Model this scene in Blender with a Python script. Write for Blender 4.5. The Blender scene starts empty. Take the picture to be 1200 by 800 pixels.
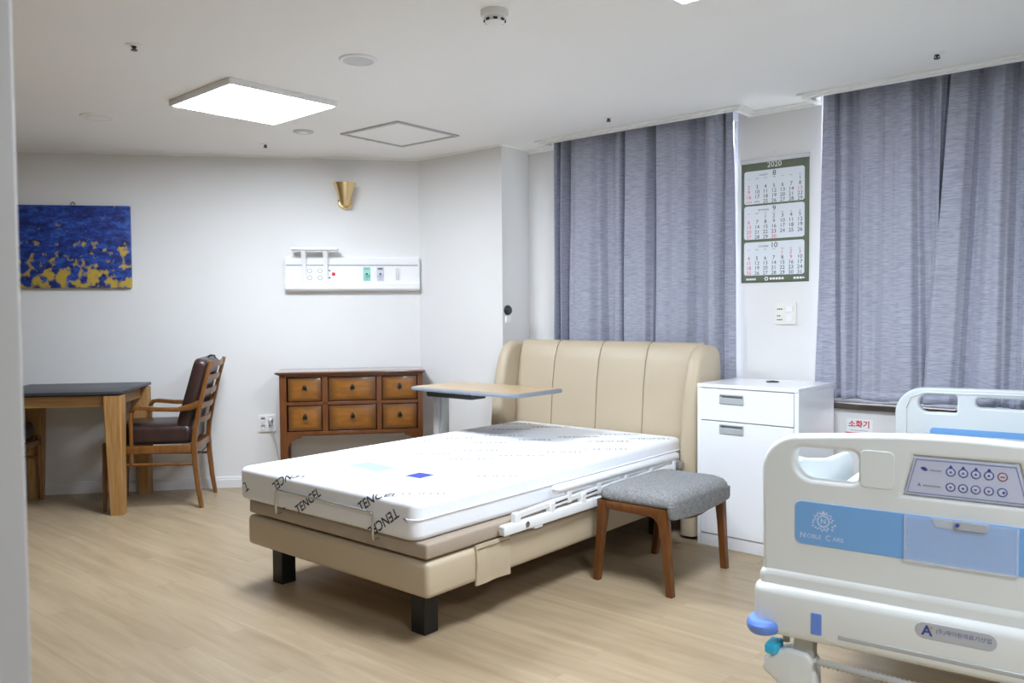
import bpy, bmesh, math, random
from mathutils import Vector, Matrix
R = math.radians
PI = math.pi
random.seed(7)
S = bpy.context.scene
COL = S.collection

# ---------------------------------------------------------------- camera, world, exposure
H, CZ, VW = 1.25, 2.376, 4.489          # eye height, ceiling height, window wall
F_PX, YAW, PITCH, ROLL = 958.662, R(40.325), R(-2.088), R(-0.44)
fw = Vector((-math.sin(YAW)*math.cos(PITCH), math.cos(YAW)*math.cos(PITCH), math.sin(PITCH)))
rt = Vector((math.cos(YAW), math.sin(YAW), 0)); up = rt.cross(fw)
rt, up = rt*math.cos(ROLL)+up*math.sin(ROLL), -rt*math.sin(ROLL)+up*math.cos(ROLL)
cd = bpy.data.cameras.new('camera'); cam = bpy.data.objects.new('camera', cd); COL.objects.link(cam)
m = Matrix((rt, up, -fw)).transposed().to_4x4(); m.translation = (0, 0, H); cam.matrix_world = m
cd.sensor_width = 36; cd.lens = F_PX/1200*36; cd.clip_start = .02
cd.dof.use_dof = True; cd.dof.focus_distance = 3.8; cd.dof.aperture_fstop = 4.5
S.camera = cam
S.view_settings.view_transform = 'Standard'; S.view_settings.look = 'None'
S.view_settings.gamma = 1; S.view_settings.exposure = 2.75
try: S.view_settings.use_curve_mapping = False
except Exception: pass
LAMP = 9.0                               # radiance of the ceiling panels
LAMPCOL = (0.80, 0.885, 1.0)
w = bpy.data.worlds.new('sky'); S.world = w; w.use_nodes = True
w.node_tree.nodes['Background'].inputs[0].default_value = (.86, .93, 1, 1)
w.node_tree.nodes['Background'].inputs[1].default_value = 2.2
S.cycles.use_denoising = True
S.cycles.max_bounces = 10; S.cycles.diffuse_bounces = 6

# ---------------------------------------------------------------- helpers
def lin(c):
    c = c/255
    return c/12.92 if c <= .04045 else ((c+.055)/1.055)**2.4
def rgb(r, g, b): return (lin(r), lin(g), lin(b), 1)

def mat(name, col, rough=.5, metal=0, spec=.5, coat=0, alpha=1, emit=0, trans=0, var=0, vscale=8, vstretch=(1, 1, 1), col2=None, bump=0, bscale=200, bstretch=(1, 1, 1)):
    m = bpy.data.materials.new(name); m.use_nodes = True
    nt = m.node_tree; b = nt.nodes['Principled BSDF']
    b.inputs['Base Color'].default_value = col
    b.inputs['Roughness'].default_value = rough; b.inputs['Metallic'].default_value = metal
    b.inputs['Specular IOR Level'].default_value = spec
    b.inputs['Coat Weight'].default_value = coat; b.inputs['Coat Roughness'].default_value = .15
    b.inputs['Alpha'].default_value = alpha; b.inputs['Transmission Weight'].default_value = trans
    if emit:
        b.inputs['Emission Color'].default_value = (*LAMPCOL, 1); b.inputs['Emission Strength'].default_value = emit
    tc = nt.nodes.new('ShaderNodeTexCoord')
    if var or col2:
        mp = nt.nodes.new('ShaderNodeMapping'); mp.inputs['Scale'].default_value = vstretch
        nz = nt.nodes.new('ShaderNodeTexNoise'); nz.inputs['Scale'].default_value = vscale; nz.inputs['Detail'].default_value = 5
        cr = nt.nodes.new('ShaderNodeValToRGB')
        c2 = col2 or tuple(min(1, c*(1+var)) for c in col[:3])+(1,)
        c1 = col if col2 else tuple(c*(1-var) for c in col[:3])+(1,)
        cr.color_ramp.elements[0].position = .3; cr.color_ramp.elements[0].color = c1
        cr.color_ramp.elements[1].position = .7; cr.color_ramp.elements[1].color = c2
        nt.links.new(tc.outputs['Object'], mp.inputs[0]); nt.links.new(mp.outputs[0], nz.inputs['Vector'])
        nt.links.new(nz.outputs[0], cr.inputs[0]); nt.links.new(cr.outputs[0], b.inputs['Base Color'])
    if bump:
        mp2 = nt.nodes.new('ShaderNodeMapping'); mp2.inputs['Scale'].default_value = bstretch
        n2 = nt.nodes.new('ShaderNodeTexNoise'); n2.inputs['Scale'].default_value = bscale; n2.inputs['Detail'].default_value = 3
        bp = nt.nodes.new('ShaderNodeBump'); bp.inputs['Strength'].default_value = bump; bp.inputs['Distance'].default_value = .002
        nt.links.new(tc.outputs['Object'], mp2.inputs[0]); nt.links.new(mp2.outputs[0], n2.inputs['Vector'])
        nt.links.new(n2.outputs[0], bp.inputs['Height']); nt.links.new(bp.outputs[0], b.inputs['Normal'])
    return m

class MB:
    """collects shapes and links them as one mesh object"""
    def __init__(s): s.bm = bmesh.new()
    def add(s, t, M=None):
        if M is not None: bmesh.ops.transform(t, matrix=M, verts=t.verts)
        me = bpy.data.meshes.new('t'); t.to_mesh(me); t.free(); s.bm.from_mesh(me); bpy.data.meshes.remove(me); return s
    def box(s, x0, x1, y0, y1, z0, z1, bev=0, seg=2, M=None):
        t = bmesh.new(); bmesh.ops.create_cube(t, size=1)
        for v in t.verts: v.co = Vector(((x0+x1)/2+v.co.x*(x1-x0), (y0+y1)/2+v.co.y*(y1-y0), (z0+z1)/2+v.co.z*(z1-z0)))
        if bev: bmesh.ops.bevel(t, geom=t.edges[:], offset=bev, segments=seg, profile=.5, affect='EDGES')
        return s.add(t, M)
    def loft(s, rings, closed=True, M=None):
        t = bmesh.new(); rr = [[t.verts.new(p) for p in r] for r in rings]; n = len(rr[0])
        for a, b in zip(rr, rr[1:]):
            for i in range(n): t.faces.new((a[i], a[(i+1) % n], b[(i+1) % n], b[i]))
        if closed: t.faces.new(rr[0][::-1]); t.faces.new(rr[-1])
        bmesh.ops.recalc_face_normals(t, faces=t.faces)
        return s.add(t, M)
    def tube(s, pts, r, seg=12, M=None, sq=None):
        """round (or square, sq=(half width, half height)) section along a path"""
        pts = [Vector(p) for p in pts]; rings = []
        for i, p in enumerate(pts):
            d = (pts[min(i+1, len(pts)-1)]-pts[max(i-1, 0)]).normalized()
            ref = Vector((0, 0, 1)) if abs(d.z) < .9 else Vector((0, 1, 0))
            a = d.cross(ref).normalized(); b = a.cross(d)
            rad = r[i] if isinstance(r, (list, tuple)) else r
            if sq:
                q = sq[i] if isinstance(sq, list) else sq
                h = .3
                pr = [(1, h), (h, 1), (-h, 1), (-1, h), (-1, -h), (-h, -1), (h, -1), (1, -h)] if False else [(1, .8), (.8, 1), (-.8, 1), (-1, .8), (-1, -.8), (-.8, -1), (.8, -1), (1, -.8)]
                rings.append([p+a*(x*q[0])+b*(y*q[1]) for x, y in pr])
            else:
                rings.append([p+a*(rad*math.cos(2*PI*k/seg))+b*(rad*math.sin(2*PI*k/seg)) for k in range(seg)])
        return s.loft(rings, True, M)
    def lathe(s, prof, seg=24, M=None):
        rings = [[(max(r, 1e-4)*math.cos(2*PI*k/seg), max(r, 1e-4)*math.sin(2*PI*k/seg), z) for k in range(seg)] for r, z in prof]
        return s.loft(rings, prof[0][0] < 2e-3 and prof[-1][0] < 2e-3, M)
    def prism(s, poly, z0, z1, bev=0, seg=2, M=None):
        t = bmesh.new(); vs = [t.verts.new((x, y, z0)) for x, y in poly]; f = t.faces.new(vs)
        ex = bmesh.ops.extrude_face_region(t, geom=[f]); vv = [v for v in ex['geom'] if isinstance(v, bmesh.types.BMVert)]
        bmesh.ops.translate(t, verts=vv, vec=(0, 0, z1-z0)); bmesh.ops.recalc_face_normals(t, faces=t.faces)
        if bev:
            es = [e for e in t.edges if all(abs(v.co.z-e.verts[0].co.z) < 1e-6 for v in e.verts)]
            bmesh.ops.bevel(t, geom=es, offset=bev, segments=seg, profile=.5, affect='EDGES')
        return s.add(t, M)
    def plate(s, outlines, th, bev=0, M=None, res=3):
        """flat plate with holes: outlines in XY, centred on z=0, rounded edges"""
        c = bpy.data.curves.new('c', 'CURVE'); c.dimensions = '2D'; c.fill_mode = 'BOTH'
        for o in outlines:
            sp = c.splines.new('POLY'); sp.points.add(len(o)-1); sp.use_cyclic_u = True
            for p, q in zip(sp.points, o): p.co = (q[0], q[1], 0, 1)
        c.extrude = max(th/2-bev, 0); c.bevel_depth = bev; c.bevel_resolution = res; c.offset = -bev
        return s._curve(c, M)
    def _curve(s, c, M):
        o = bpy.data.objects.new('c', c); COL.objects.link(o)
        dg = bpy.context.evaluated_depsgraph_get(); me = bpy.data.meshes.new_from_object(o.evaluated_get(dg))
        t = bmesh.new(); t.from_mesh(me); bpy.data.meshes.remove(me); bpy.data.objects.remove(o); bpy.data.curves.remove(c)
        return s.add(t, M)
    def text(s, txt, size, M, align='CENTER', bold=0, sx=1):
        c = bpy.data.curves.new('c', 'FONT'); c.body = txt; c.size = size; c.align_x = align; c.align_y = 'CENTER'
        c.resolution_u = 3; c.offset = bold
        return s._curve(c, M @ Matrix.Diagonal((sx, 1, 1, 1)))
    def grid(s, fn, nu, nv, M=None):
        t = bmesh.new(); g = [[t.verts.new(fn(i/nu, j/nv)) for i in range(nu+1)] for j in range(nv+1)]
        for j in range(nv):
            for i in range(nu): t.faces.new((g[j][i], g[j][i+1], g[j+1][i+1], g[j+1][i]))
        return s.add(t, M)
    def build(s, name, m, parent=None, ang=40, solid=0):
        me = bpy.data.meshes.new(name); s.bm.to_mesh(me); s.bm.free()
        me.shade_smooth(); me.set_sharp_from_angle(angle=R(ang)); me.materials.append(m)
        o = bpy.data.objects.new(name, me); COL.objects.link(o)
        if parent: o.parent = parent
        if solid:
            md = o.modifiers.new('thickness', 'SOLIDIFY'); md.thickness = solid
        return o

def T(x, y, z): return Matrix.Translation((x, y, z))
def RX(a): return Matrix.Rotation(R(a), 4, 'X')
def RY(a): return Matrix.Rotation(R(a), 4, 'Y')
def RZ(a): return Matrix.Rotation(R(a), 4, 'Z')
UP = RX(90)                              # XY drawing stands upright, facing -Y
def rrect(x0, x1, y0, y1, r, n=6):
    rs = r if isinstance(r, (list, tuple)) else [r]*4     # bl, br, tr, tl
    out = []
    for (cx, cy, sx, sy, a0, rr) in ((x0, y0, 1, 1, 180, rs[0]), (x1, y0, -1, 1, 270, rs[1]), (x1, y1, -1, -1, 0, rs[2]), (x0, y1, 1, -1, 90, rs[3])):
        if rr <= 0: out.append((cx, cy)); continue
        for k in range(n+1):
            a = R(a0+90*k/n); out.append((cx+sx*rr+rr*math.cos(a), cy+sy*rr+rr*math.sin(a)))
    return out
def circ(x, y, r, n=20, ry=None): return [(x+r*math.cos(2*PI*k/n), y+(ry or r)*math.sin(2*PI*k/n)) for k in range(n)]

def tag(o, label, cat, group=None):
    o['label'] = label; o['category'] = cat
    if group: o['group'] = group
    return o
def thing(name, label, cat, loc=(0, 0, 0), rotz=0, group=None):
    o = bpy.data.objects.new(name, None); COL.objects.link(o); o.empty_display_size = .1
    o.location = loc; o.rotation_euler = (0, 0, R(rotz))
    return tag(o, label, cat, group)
def struct(o): o['kind'] = 'structure'; return o
def dup(root, loc, rotz, label):
    r = root.copy(); COL.objects.link(r); r.location = loc; r.rotation_euler = (0, 0, R(rotz)); r['label'] = label
    for ch in list(root.children):
        c = ch.copy(); COL.objects.link(c); c.parent = r
        for g in list(ch.children):
            d = g.copy(); COL.objects.link(d); d.parent = c
    return r
# back wall frame: s metres left of the inner corner, off metres out from the wall
BW_A = Vector((-4.456, 4.197)); BW_DEG = 49.653
bd = Vector((-math.cos(R(BW_DEG)), -math.sin(R(BW_DEG)))); bn = Vector((math.sin(R(BW_DEG)), -math.cos(R(BW_DEG))))
def bw(s, off, z): p = BW_A+bd*s+bn*off; return (p.x, p.y, z)

# ---------------------------------------------------------------- materials
M = {}
M['wall'] = mat('wall paint', rgb(228, 227, 225), .8, var=.01, vscale=3, bump=.04, bscale=300)
M['ceil'] = mat('ceiling paint', rgb(245, 244, 241), .9, var=.006, vscale=2)
M['jamb'] = mat('door lining', rgb(172, 170, 167), .6)
M['wall_dim'] = mat('darkened unseen wall', rgb(160, 156, 151), .6, var=.03, vscale=2)  # unseen walls made darker to cut the bounced light
M['trim'] = mat('white trim', rgb(246, 246, 243), .5)
M['base'] = mat('baseboard', rgb(226, 226, 226), .45)
M['white'] = mat('white plastic', rgb(240, 241, 242), .35)
M['white2'] = mat('white lacquer', rgb(243, 245, 249), .22, coat=.3)
M['offwhite'] = mat('ivory plastic', rgb(234, 233, 224), .4)
M['grille'] = mat('pale grille', rgb(208, 208, 208), .6)
M['frame_grey'] = mat('grey aluminium', rgb(176, 177, 178), .4, .3)
M['black'] = mat('black plastic', rgb(24, 24, 26), .4)
M['blackleg'] = mat('black lacquer', rgb(17, 18, 21), .45)
M['sprink'] = mat('dark metal', rgb(70, 68, 66), .4, .7)
M['chrome'] = mat('chrome', rgb(205, 206, 208), .22, 1)
M['steel'] = mat('brushed steel', rgb(186, 188, 190), .38, .85)
M['zinc'] = mat('painted grey steel', rgb(184, 188, 188), .42, .2)
M['silver'] = mat('silver lacquer', rgb(206, 208, 210), .35, .25)
M['brass'] = mat('brushed brass', rgb(224, 198, 148), .34, 1, bump=.15, bscale=60, bstretch=(1, 1, .02))
M['beige'] = mat('beige leatherette', rgb(194, 178, 152), .45, var=.02, vscale=4, bump=.12, bscale=420)
M['beige_d'] = mat('taupe leatherette', rgb(170, 155, 138), .5, bump=.12, bscale=420)
M['stitch'] = mat('dark seam', rgb(132, 112, 86), .7)
M['mattress'] = mat('white knit cover', rgb(240, 242, 246), .9, bump=.35, bscale=90, var=.01, vscale=20)
M['print'] = mat('charcoal print', rgb(62, 64, 70), .8)
M['printlt'] = mat('grey print', rgb(140, 142, 148), .8)
M['bluepatch'] = mat('blue woven patch', rgb(60, 76, 170), .8, var=.15, vscale=60)
M['greenpatch'] = mat('pale green label', rgb(168, 190, 182), .8)
M['grey_fab'] = mat('grey woven fabric', rgb(108, 109, 110), .95, col2=rgb(150, 150, 150), vscale=110, vstretch=(1, 1, 1), bump=.5, bscale=260)
M['brown_fab'] = mat('brown underside cloth', rgb(104, 88, 80), .9)
M['walnut'] = mat('walnut', rgb(92, 52, 18), .38, col2=rgb(118, 70, 28), vscale=14, vstretch=(6, 6, .6), coat=.15)
M['teak'] = mat('teak', rgb(104, 64, 24), .36, col2=rgb(132, 84, 36), vscale=12, vstretch=(4, 4, .8), coat=.2)
M['oak'] = mat('oak', rgb(150, 108, 58), .5, col2=rgb(178, 136, 84), vscale=10, vstretch=(9, 9, .5))
M['oakh'] = mat('oak rail', rgb(146, 106, 62), .5, col2=rgb(172, 132, 84), vscale=10, vstretch=(.5, 9, 9))
M['slate'] = mat('dark table top', rgb(52, 54, 60), .4, var=.12, vscale=30)
M['leather'] = mat('dark brown leather', rgb(40, 27, 25), .33, col2=rgb(62, 42, 38), vscale=9, bump=.3, bscale=35)
M['cherry'] = mat('cherry stain', rgb(94, 52, 20), .38, col2=rgb(116, 66, 28), vscale=9, vstretch=(4, 4, .7), coat=.2)
M['cherry_top'] = mat('polished cherry top', rgb(94, 52, 20), .14, col2=rgb(112, 64, 28), vscale=9, vstretch=(.7, 4, 4), spec=.8, coat=1)
M['iron'] = mat('antique iron', rgb(66, 60, 52), .4, .8)
M['dark'] = mat('dark gap', rgb(30, 26, 24), .8)
M['sill'] = mat('dark brown sill', rgb(78, 67, 60), .5, var=.08, vscale=12)
M['pvc'] = mat('window frame', rgb(225, 226, 226), .4)
M['glass'] = mat('window glass', (1, 1, 1, 1), 0, spec=.5, trans=1)
M['green'] = mat('olive green card', rgb(100, 108, 88), .6)
M['paper'] = mat('white paper', rgb(224, 229, 234), .6)
M['ink'] = mat('black ink', rgb(40, 42, 48), .7)
M['red'] = mat('red ink', rgb(222, 84, 84), .7)
M['redband'] = mat('strong red ink', rgb(205, 30, 46), .6)
M['hosp'] = mat('pale grey-green plastic', rgb(226, 230, 228), .35, coat=.1)
M['hosph'] = mat('pale plastic', rgb(218, 224, 226), .35, coat=.1)
M['blue'] = mat('sky blue laminate', rgb(122, 174, 228), .35)
M['bumper'] = mat('blue rubber', rgb(106, 142, 222), .45)
M['lilac'] = mat('lilac membrane', rgb(196, 202, 222), .35)
M['navy'] = mat('navy print', rgb(58, 74, 150), .5)
M['redbtn'] = mat('dull red print', rgb(150, 82, 88), .5)
M['crestw'] = mat('pale print', rgb(214, 226, 246), .5)
M['clear'] = mat('clear acrylic', (.82, .89, 1, 1), .05, spec=.8, alpha=.20)
M['button'] = mat('lilac button', rgb(206, 211, 226), .4)
M['badge'] = mat('silver badge', rgb(192, 197, 206), .4, .3)
M['cyan'] = mat('cyan pedal plastic', rgb(52, 186, 226), .4)
M['tabletop'] = mat('maple laminate', rgb(190, 164, 130), .3, var=.05, vscale=6, vstretch=(.4, 6, 1))
M['edge'] = mat('grey edge band', rgb(134, 142, 150), .45)
M['carbon'] = mat('dark grey steel', rgb(46, 48, 52), .45)
M['mint'] = mat('mint gas outlet', rgb(150, 208, 194), .4)
M['greyout'] = mat('grey gas outlet', rgb(200, 202, 212), .4)
M['shadowgap'] = mat('grey groove', rgb(150, 152, 156), .6)
M['hose'] = mat('grey corrugated hose', rgb(188, 188, 184), .45)

def floor_material():
    m = bpy.data.materials.new('oak laminate planks'); m.use_nodes = True; nt = m.node_tree; b = nt.nodes['Principled BSDF']; L = nt.links.new
    tc = nt.nodes.new('ShaderNodeTexCoord')
    br = nt.nodes.new('ShaderNodeTexBrick'); br.offset = .37; br.inputs['Scale'].default_value = 1
    br.inputs['Brick Width'].default_value = 1.22; br.inputs['Row Height'].default_value = .118
    br.inputs['Mortar Size'].default_value = .0012; br.inputs['Mortar Smooth'].default_value = .6
    br.inputs['Color1'].default_value = (0, 0, 0, 1); br.inputs['Color2'].default_value = (1, 1, 1, 1); br.inputs['Mortar'].default_value = (.5, .5, .5, 1)
    L(tc.outputs['Object'], br.inputs['Vector'])
    mp = nt.nodes.new('ShaderNodeMapping'); mp.inputs['Scale'].default_value = (.55, 6, 1)
    L(tc.outputs['Object'], mp.inputs[0])
    add = nt.nodes.new('ShaderNodeVectorMath'); add.operation = 'MULTIPLY_ADD'
    add.inputs[1].default_value = (7, 3, 5); L(br.outputs['Color'], add.inputs[0]); L(mp.outputs[0], add.inputs[2])
    n1 = nt.nodes.new('ShaderNodeTexNoise'); n1.inputs['Scale'].default_value = 2.2; n1.inputs['Detail'].default_value = 7; n1.inputs['Roughness'].default_value = .62; n1.inputs['Distortion'].default_value = .6
    L(add.outputs[0], n1.inputs['Vector'])
    cr = nt.nodes.new('ShaderNodeValToRGB'); e = cr.color_ramp.elements
    e[0].position = .32; e[0].color = rgb(156, 136, 108); e[1].position = .68; e[1].color = rgb(178, 159, 130)
    L(n1.outputs[0], cr.inputs[0])
    mx = nt.nodes.new('ShaderNodeMix'); mx.data_type = 'RGBA'; mx.blend_type = 'MULTIPLY'; mx.inputs[0].default_value = 1
    tone = nt.nodes.new('ShaderNodeValToRGB'); tone.color_ramp.elements[0].color = (.94, .94, .94, 1); tone.color_ramp.elements[1].color = (1, 1, 1, 1)
    L(br.outputs['Color'], tone.inputs[0]); L(cr.outputs[0], mx.inputs[6]); L(tone.outputs[0], mx.inputs[7])
    mm = nt.nodes.new('ShaderNodeMix'); mm.data_type = 'RGBA'; mm.inputs[7].default_value = rgb(150, 128, 98)
    mul = nt.nodes.new('ShaderNodeMath'); mul.operation = 'MULTIPLY'; mul.inputs[1].default_value = .55
    L(br.outputs['Fac'], mul.inputs[0]); L(mul.outputs[0], mm.inputs[0]); L(mx.outputs[2], mm.inputs[6]); L(mm.outputs[2], b.inputs['Base Color'])
    b.inputs['Roughness'].default_value = .38; b.inputs['Specular IOR Level'].default_value = .4
    return m
def curtain_material():
    m = bpy.data.materials.new('slub weave curtain'); m.use_nodes = True; nt = m.node_tree; b = nt.nodes['Principled BSDF']; L = nt.links.new
    tc = nt.nodes.new('ShaderNodeTexCoord')
    mp = nt.nodes.new('ShaderNodeMapping'); mp.inputs['Scale'].default_value = (22, 22, 240)
    n1 = nt.nodes.new('ShaderNodeTexNoise'); n1.inputs['Scale'].default_value = 1; n1.inputs['Detail'].default_value = 4
    L(tc.outputs['Object'], mp.inputs[0]); L(mp.outputs[0], n1.inputs['Vector'])
    cr = nt.nodes.new('ShaderNodeValToRGB'); e = cr.color_ramp.elements
    e[0].position = .34; e[0].color = rgb(146, 149, 166); e[1].position = .66; e[1].color = rgb(178, 180, 194)
    L(n1.outputs[0], cr.inputs[0]); L(cr.outputs[0], b.inputs['Base Color'])
    b.inputs['Roughness'].default_value = .9; b.inputs['Sheen Weight'].default_value = .15
    return m
def drawer_material():
    """cherry drawer face with the finisher's darkened border (part of the stain)"""
    m = bpy.data.materials.new('burnished drawer front'); m.use_nodes = True; nt = m.node_tree; b = nt.nodes['Principled BSDF']; L = nt.links.new
    tc = nt.nodes.new('ShaderNodeTexCoord'); sp = nt.nodes.new('ShaderNodeSeparateXYZ'); L(tc.outputs['Generated'], sp.inputs[0])
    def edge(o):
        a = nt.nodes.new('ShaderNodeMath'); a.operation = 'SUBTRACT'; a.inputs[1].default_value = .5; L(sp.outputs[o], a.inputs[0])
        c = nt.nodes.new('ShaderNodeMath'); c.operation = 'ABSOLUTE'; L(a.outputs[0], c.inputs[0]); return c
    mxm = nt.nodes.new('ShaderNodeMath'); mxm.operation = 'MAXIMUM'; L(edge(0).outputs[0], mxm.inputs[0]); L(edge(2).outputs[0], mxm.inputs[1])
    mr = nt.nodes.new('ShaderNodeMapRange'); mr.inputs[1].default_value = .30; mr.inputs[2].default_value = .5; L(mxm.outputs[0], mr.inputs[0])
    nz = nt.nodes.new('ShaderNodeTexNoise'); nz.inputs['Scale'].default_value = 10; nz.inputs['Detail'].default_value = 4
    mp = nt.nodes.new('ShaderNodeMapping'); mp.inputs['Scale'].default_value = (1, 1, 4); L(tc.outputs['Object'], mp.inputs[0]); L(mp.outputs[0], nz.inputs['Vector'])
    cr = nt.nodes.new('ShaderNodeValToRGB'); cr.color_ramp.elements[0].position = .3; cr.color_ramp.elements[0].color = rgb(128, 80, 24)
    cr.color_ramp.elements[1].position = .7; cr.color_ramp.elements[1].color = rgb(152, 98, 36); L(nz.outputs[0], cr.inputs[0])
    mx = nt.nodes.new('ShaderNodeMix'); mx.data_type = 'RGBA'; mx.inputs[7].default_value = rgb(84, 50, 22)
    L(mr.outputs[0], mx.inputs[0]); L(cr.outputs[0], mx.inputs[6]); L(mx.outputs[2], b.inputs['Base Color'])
    b.inputs['Roughness'].default_value = .36; b.inputs['Coat Weight'].default_value = .2
    return m
def painting_material():
    """plain abstract of blue and yellow brush marks"""
    m = bpy.data.materials.new('abstract blue and yellow paint'); m.use_nodes = True; nt = m.node_tree; b = nt.nodes['Principled BSDF']; L = nt.links.new
    tc = nt.nodes.new('ShaderNodeTexCoord'); sp = nt.nodes.new('ShaderNodeSeparateXYZ'); L(tc.outputs['Object'], sp.inputs[0])
    n1 = nt.nodes.new('ShaderNodeTexNoise'); n1.inputs['Scale'].default_value = 16; n1.inputs['Detail'].default_value = 6; n1.inputs['Roughness'].default_value = .7
    mp = nt.nodes.new('ShaderNodeMapping'); mp.inputs['Scale'].default_value = (1, 1, 2.2); L(tc.outputs['Object'], mp.inputs[0]); L(mp.outputs[0], n1.inputs['Vector'])
    cr = nt.nodes.new('ShaderNodeValToRGB'); e = cr.color_ramp.elements
    e[0].position = .36; e[0].color = rgb(14, 28, 72); e[1].position = .64; e[1].color = rgb(52, 96, 184)
    k = e.new(.5); k.color = rgb(30, 56, 138); L(n1.outputs[0], cr.inputs[0])
    n2 = nt.nodes.new('ShaderNodeTexNoise'); n2.inputs['Scale'].default_value = 22; n2.inputs['Detail'].default_value = 3
    mp2 = nt.nodes.new('ShaderNodeMapping'); mp2.inputs['Scale'].default_value = (.9, 1, .8); L(tc.outputs['Object'], mp2.inputs[0]); L(mp2.outputs[0], n2.inputs['Vector'])
    mr = nt.nodes.new('ShaderNodeMapRange'); mr.inputs[1].default_value = -.28; mr.inputs[2].default_value = .28; mr.inputs[3].default_value = .13; mr.inputs[4].default_value = -.16
    L(sp.outputs[2], mr.inputs[0])
    ad = nt.nodes.new('ShaderNodeMath'); ad.operation = 'ADD'; L(n2.outputs[0], ad.inputs[0]); L(mr.outputs[0], ad.inputs[1])
    r2 = nt.nodes.new('ShaderNodeValToRGB'); r2.color_ramp.elements[0].position = .56; r2.color_ramp.elements[0].color = (0, 0, 0, 1); r2.color_ramp.elements[1].position = .66; r2.color_ramp.elements[1].color = (1, 1, 1, 1)
    L(ad.outputs[0], r2.inputs[0])
    mx = nt.nodes.new('ShaderNodeMix'); mx.data_type = 'RGBA'; mx.inputs[7].default_value = rgb(188, 160, 66)
    L(r2.outputs[0], mx.inputs[0]); L(cr.outputs[0], mx.inputs[6]); L(mx.outputs[2], b.inputs['Base Color'])
    b.inputs['Roughness'].default_value = .5
    return m
M['floor'] = floor_material(); M['curtain'] = curtain_material(); M['drawer'] = drawer_material(); M['paint'] = painting_material()
M['lamp'] = mat('lamp diffuser', (.9, .9, .9, 1), .5, emit=LAMP)

# ---------------------------------------------------------------- room shell
XL, XR, YF = -7.9, 2.6, -2.6
struct(MB().box(XL, XR, YF, VW+.16, -.1, 0).build('floor', M['floor']))
P1, P2, PY = (-3.365, -2.02), (-1.607, .9), 4.315      # curtain pockets and their front edge
c = MB().box(XL, XR, YF, PY, CZ, CZ+.3)
for a, b in ((XL, P1[0]), (P1[1], P2[0]), (P2[1], XR)): c.box(a, b, PY, VW+.16, CZ, CZ+.3)
c.box(XL, XR, PY, VW+.16, CZ+.3, CZ+.36)
struct(c.build('ceiling', M['ceil']))
W1, W2, WB, WT = (-3.30, -2.083), (-1.603, .85), .735, 2.42
c = MB()
for a, b in ((-3.7, W1[0]), (W1[1], W2[0]), (W2[1], XR+.15)): c.box(a, b, VW, VW+.16, 0, CZ+.3)
for a, b in (W1, W2): c.box(a, b, VW, VW+.16, 0, WB); c.box(a, b, VW, VW+.16, WT, CZ+.3)
struct(c.build('wall_window', M['wall']))
struct(MB().box(-4.456, -3.644, 4.197, VW+.16, 0, CZ).build('wall_center', M['wall']))
def bwslab(s0, s1, o0, o1, z0, z1): return [(bw(s0, o0, 0)[:2]), (bw(s1, o0, 0)[:2]), (bw(s1, o1, 0)[:2]), (bw(s0, o1, 0)[:2])], z0, z1
def bwbox(mb, s0, s1, o0, o1, z0, z1, bev=0): p, a, b = bwslab(s0, s1, o0, o1, z0, z1); return mb.prism(p, a, b, bev)
struct(bwbox(MB(), -.1, 5.2, 0, -.15, 0, CZ).build('wall_back', M['wall']))
struct(MB().box(XL-.15, XL, YF-.15, 1.2, 0, CZ).build('wall_left', M['wall']))
struct(MB().box(XR, XR+.15, YF-.15, VW, 0, CZ).build('wall_right', M['wall_dim']))
struct(MB().box(XL, XR, YF-.15, YF, 0, CZ).build('wall_front', M['wall_dim']))
struct(MB().box(-1.26, -1.10, YF, .374, 0, CZ, .004, 1).build('wall_doorway', M['jamb']))
# baseboards: flat board with a rounded lip
def bbprof(o): return [(0, 0), (o, 0), (o, .058), (o*.75, .062), (o*.75, .070), (o*.45, .078), (0, .08)]
def run(p0, p1, prof, name, m):
    """sweep a (depth, height) profile from p0 to p1, depth to the right-hand normal"""
    p0, p1 = Vector(p0), Vector(p1); d = (p1-p0).normalized(); n = Vector((d.y, -d.x)); z0 = 0
    rings = [[(q.x+n.x*a, q.y+n.y*a, z) for a, z in prof] for q in (p0, p1)]
    return struct(MB().loft(rings).build(name, m, ang=30))
run(bw(5, 0, 0)[:2], bw(0, 0, 0)[:2], bbprof(.014), 'baseboard_back', M['base'])
run((-4.456, 4.197), (-3.644, 4.197), bbprof(.014), 'baseboard_center', M['base'])
run((-3.644, VW), (XR, VW), bbprof(.014), 'baseboard_window', M['base'])
crown = [(0, CZ), (.030, CZ), (.030, CZ-.007), (.018, CZ-.011), (.014, CZ-.022), (0, CZ-.026)]
crown_s = [(0, CZ), (.014, CZ), (.012, CZ-.008), (0, CZ-.010)]
run(bw(5, 0, 0)[:2], bw(0, 0, 0)[:2], crown_s, 'trim_1', M['trim'])
run((-4.456, 4.197), (-3.644, 4.197), crown_s, 'trim_2', M['trim'])
run((-3.644, 4.197), (-3.644, VW), crown_s, 'trim_3', M['trim'])
run((-3.644, VW), (P1[0], VW), crown, 'trim_4', M['trim'])
run((P1[1], VW), (P2[0], VW), crown, 'trim_5', M['trim'])
for i, (a, b) in enumerate((P1, P2)):
    y = PY
    t = MB().box(a-.050, b+.050, y-.050, y, CZ-.012, CZ, .003).box(a-.03, b+.03, y-.026, y+.004, CZ-.022, CZ-.011, .003)
    t.box(a-.050, a, y-.002, VW, CZ-.012, CZ, .003).box(b, b+.050, y-.002, VW, CZ-.012, CZ, .003)
    t.box(a-.026, a+.004, y-.002, VW, CZ-.022, CZ-.011, .003).box(b-.004, b+.026, y-.002, VW, CZ-.022, CZ-.011, .003)
    struct(t.build('trim_%d' % (6+i), M['trim']))
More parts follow.
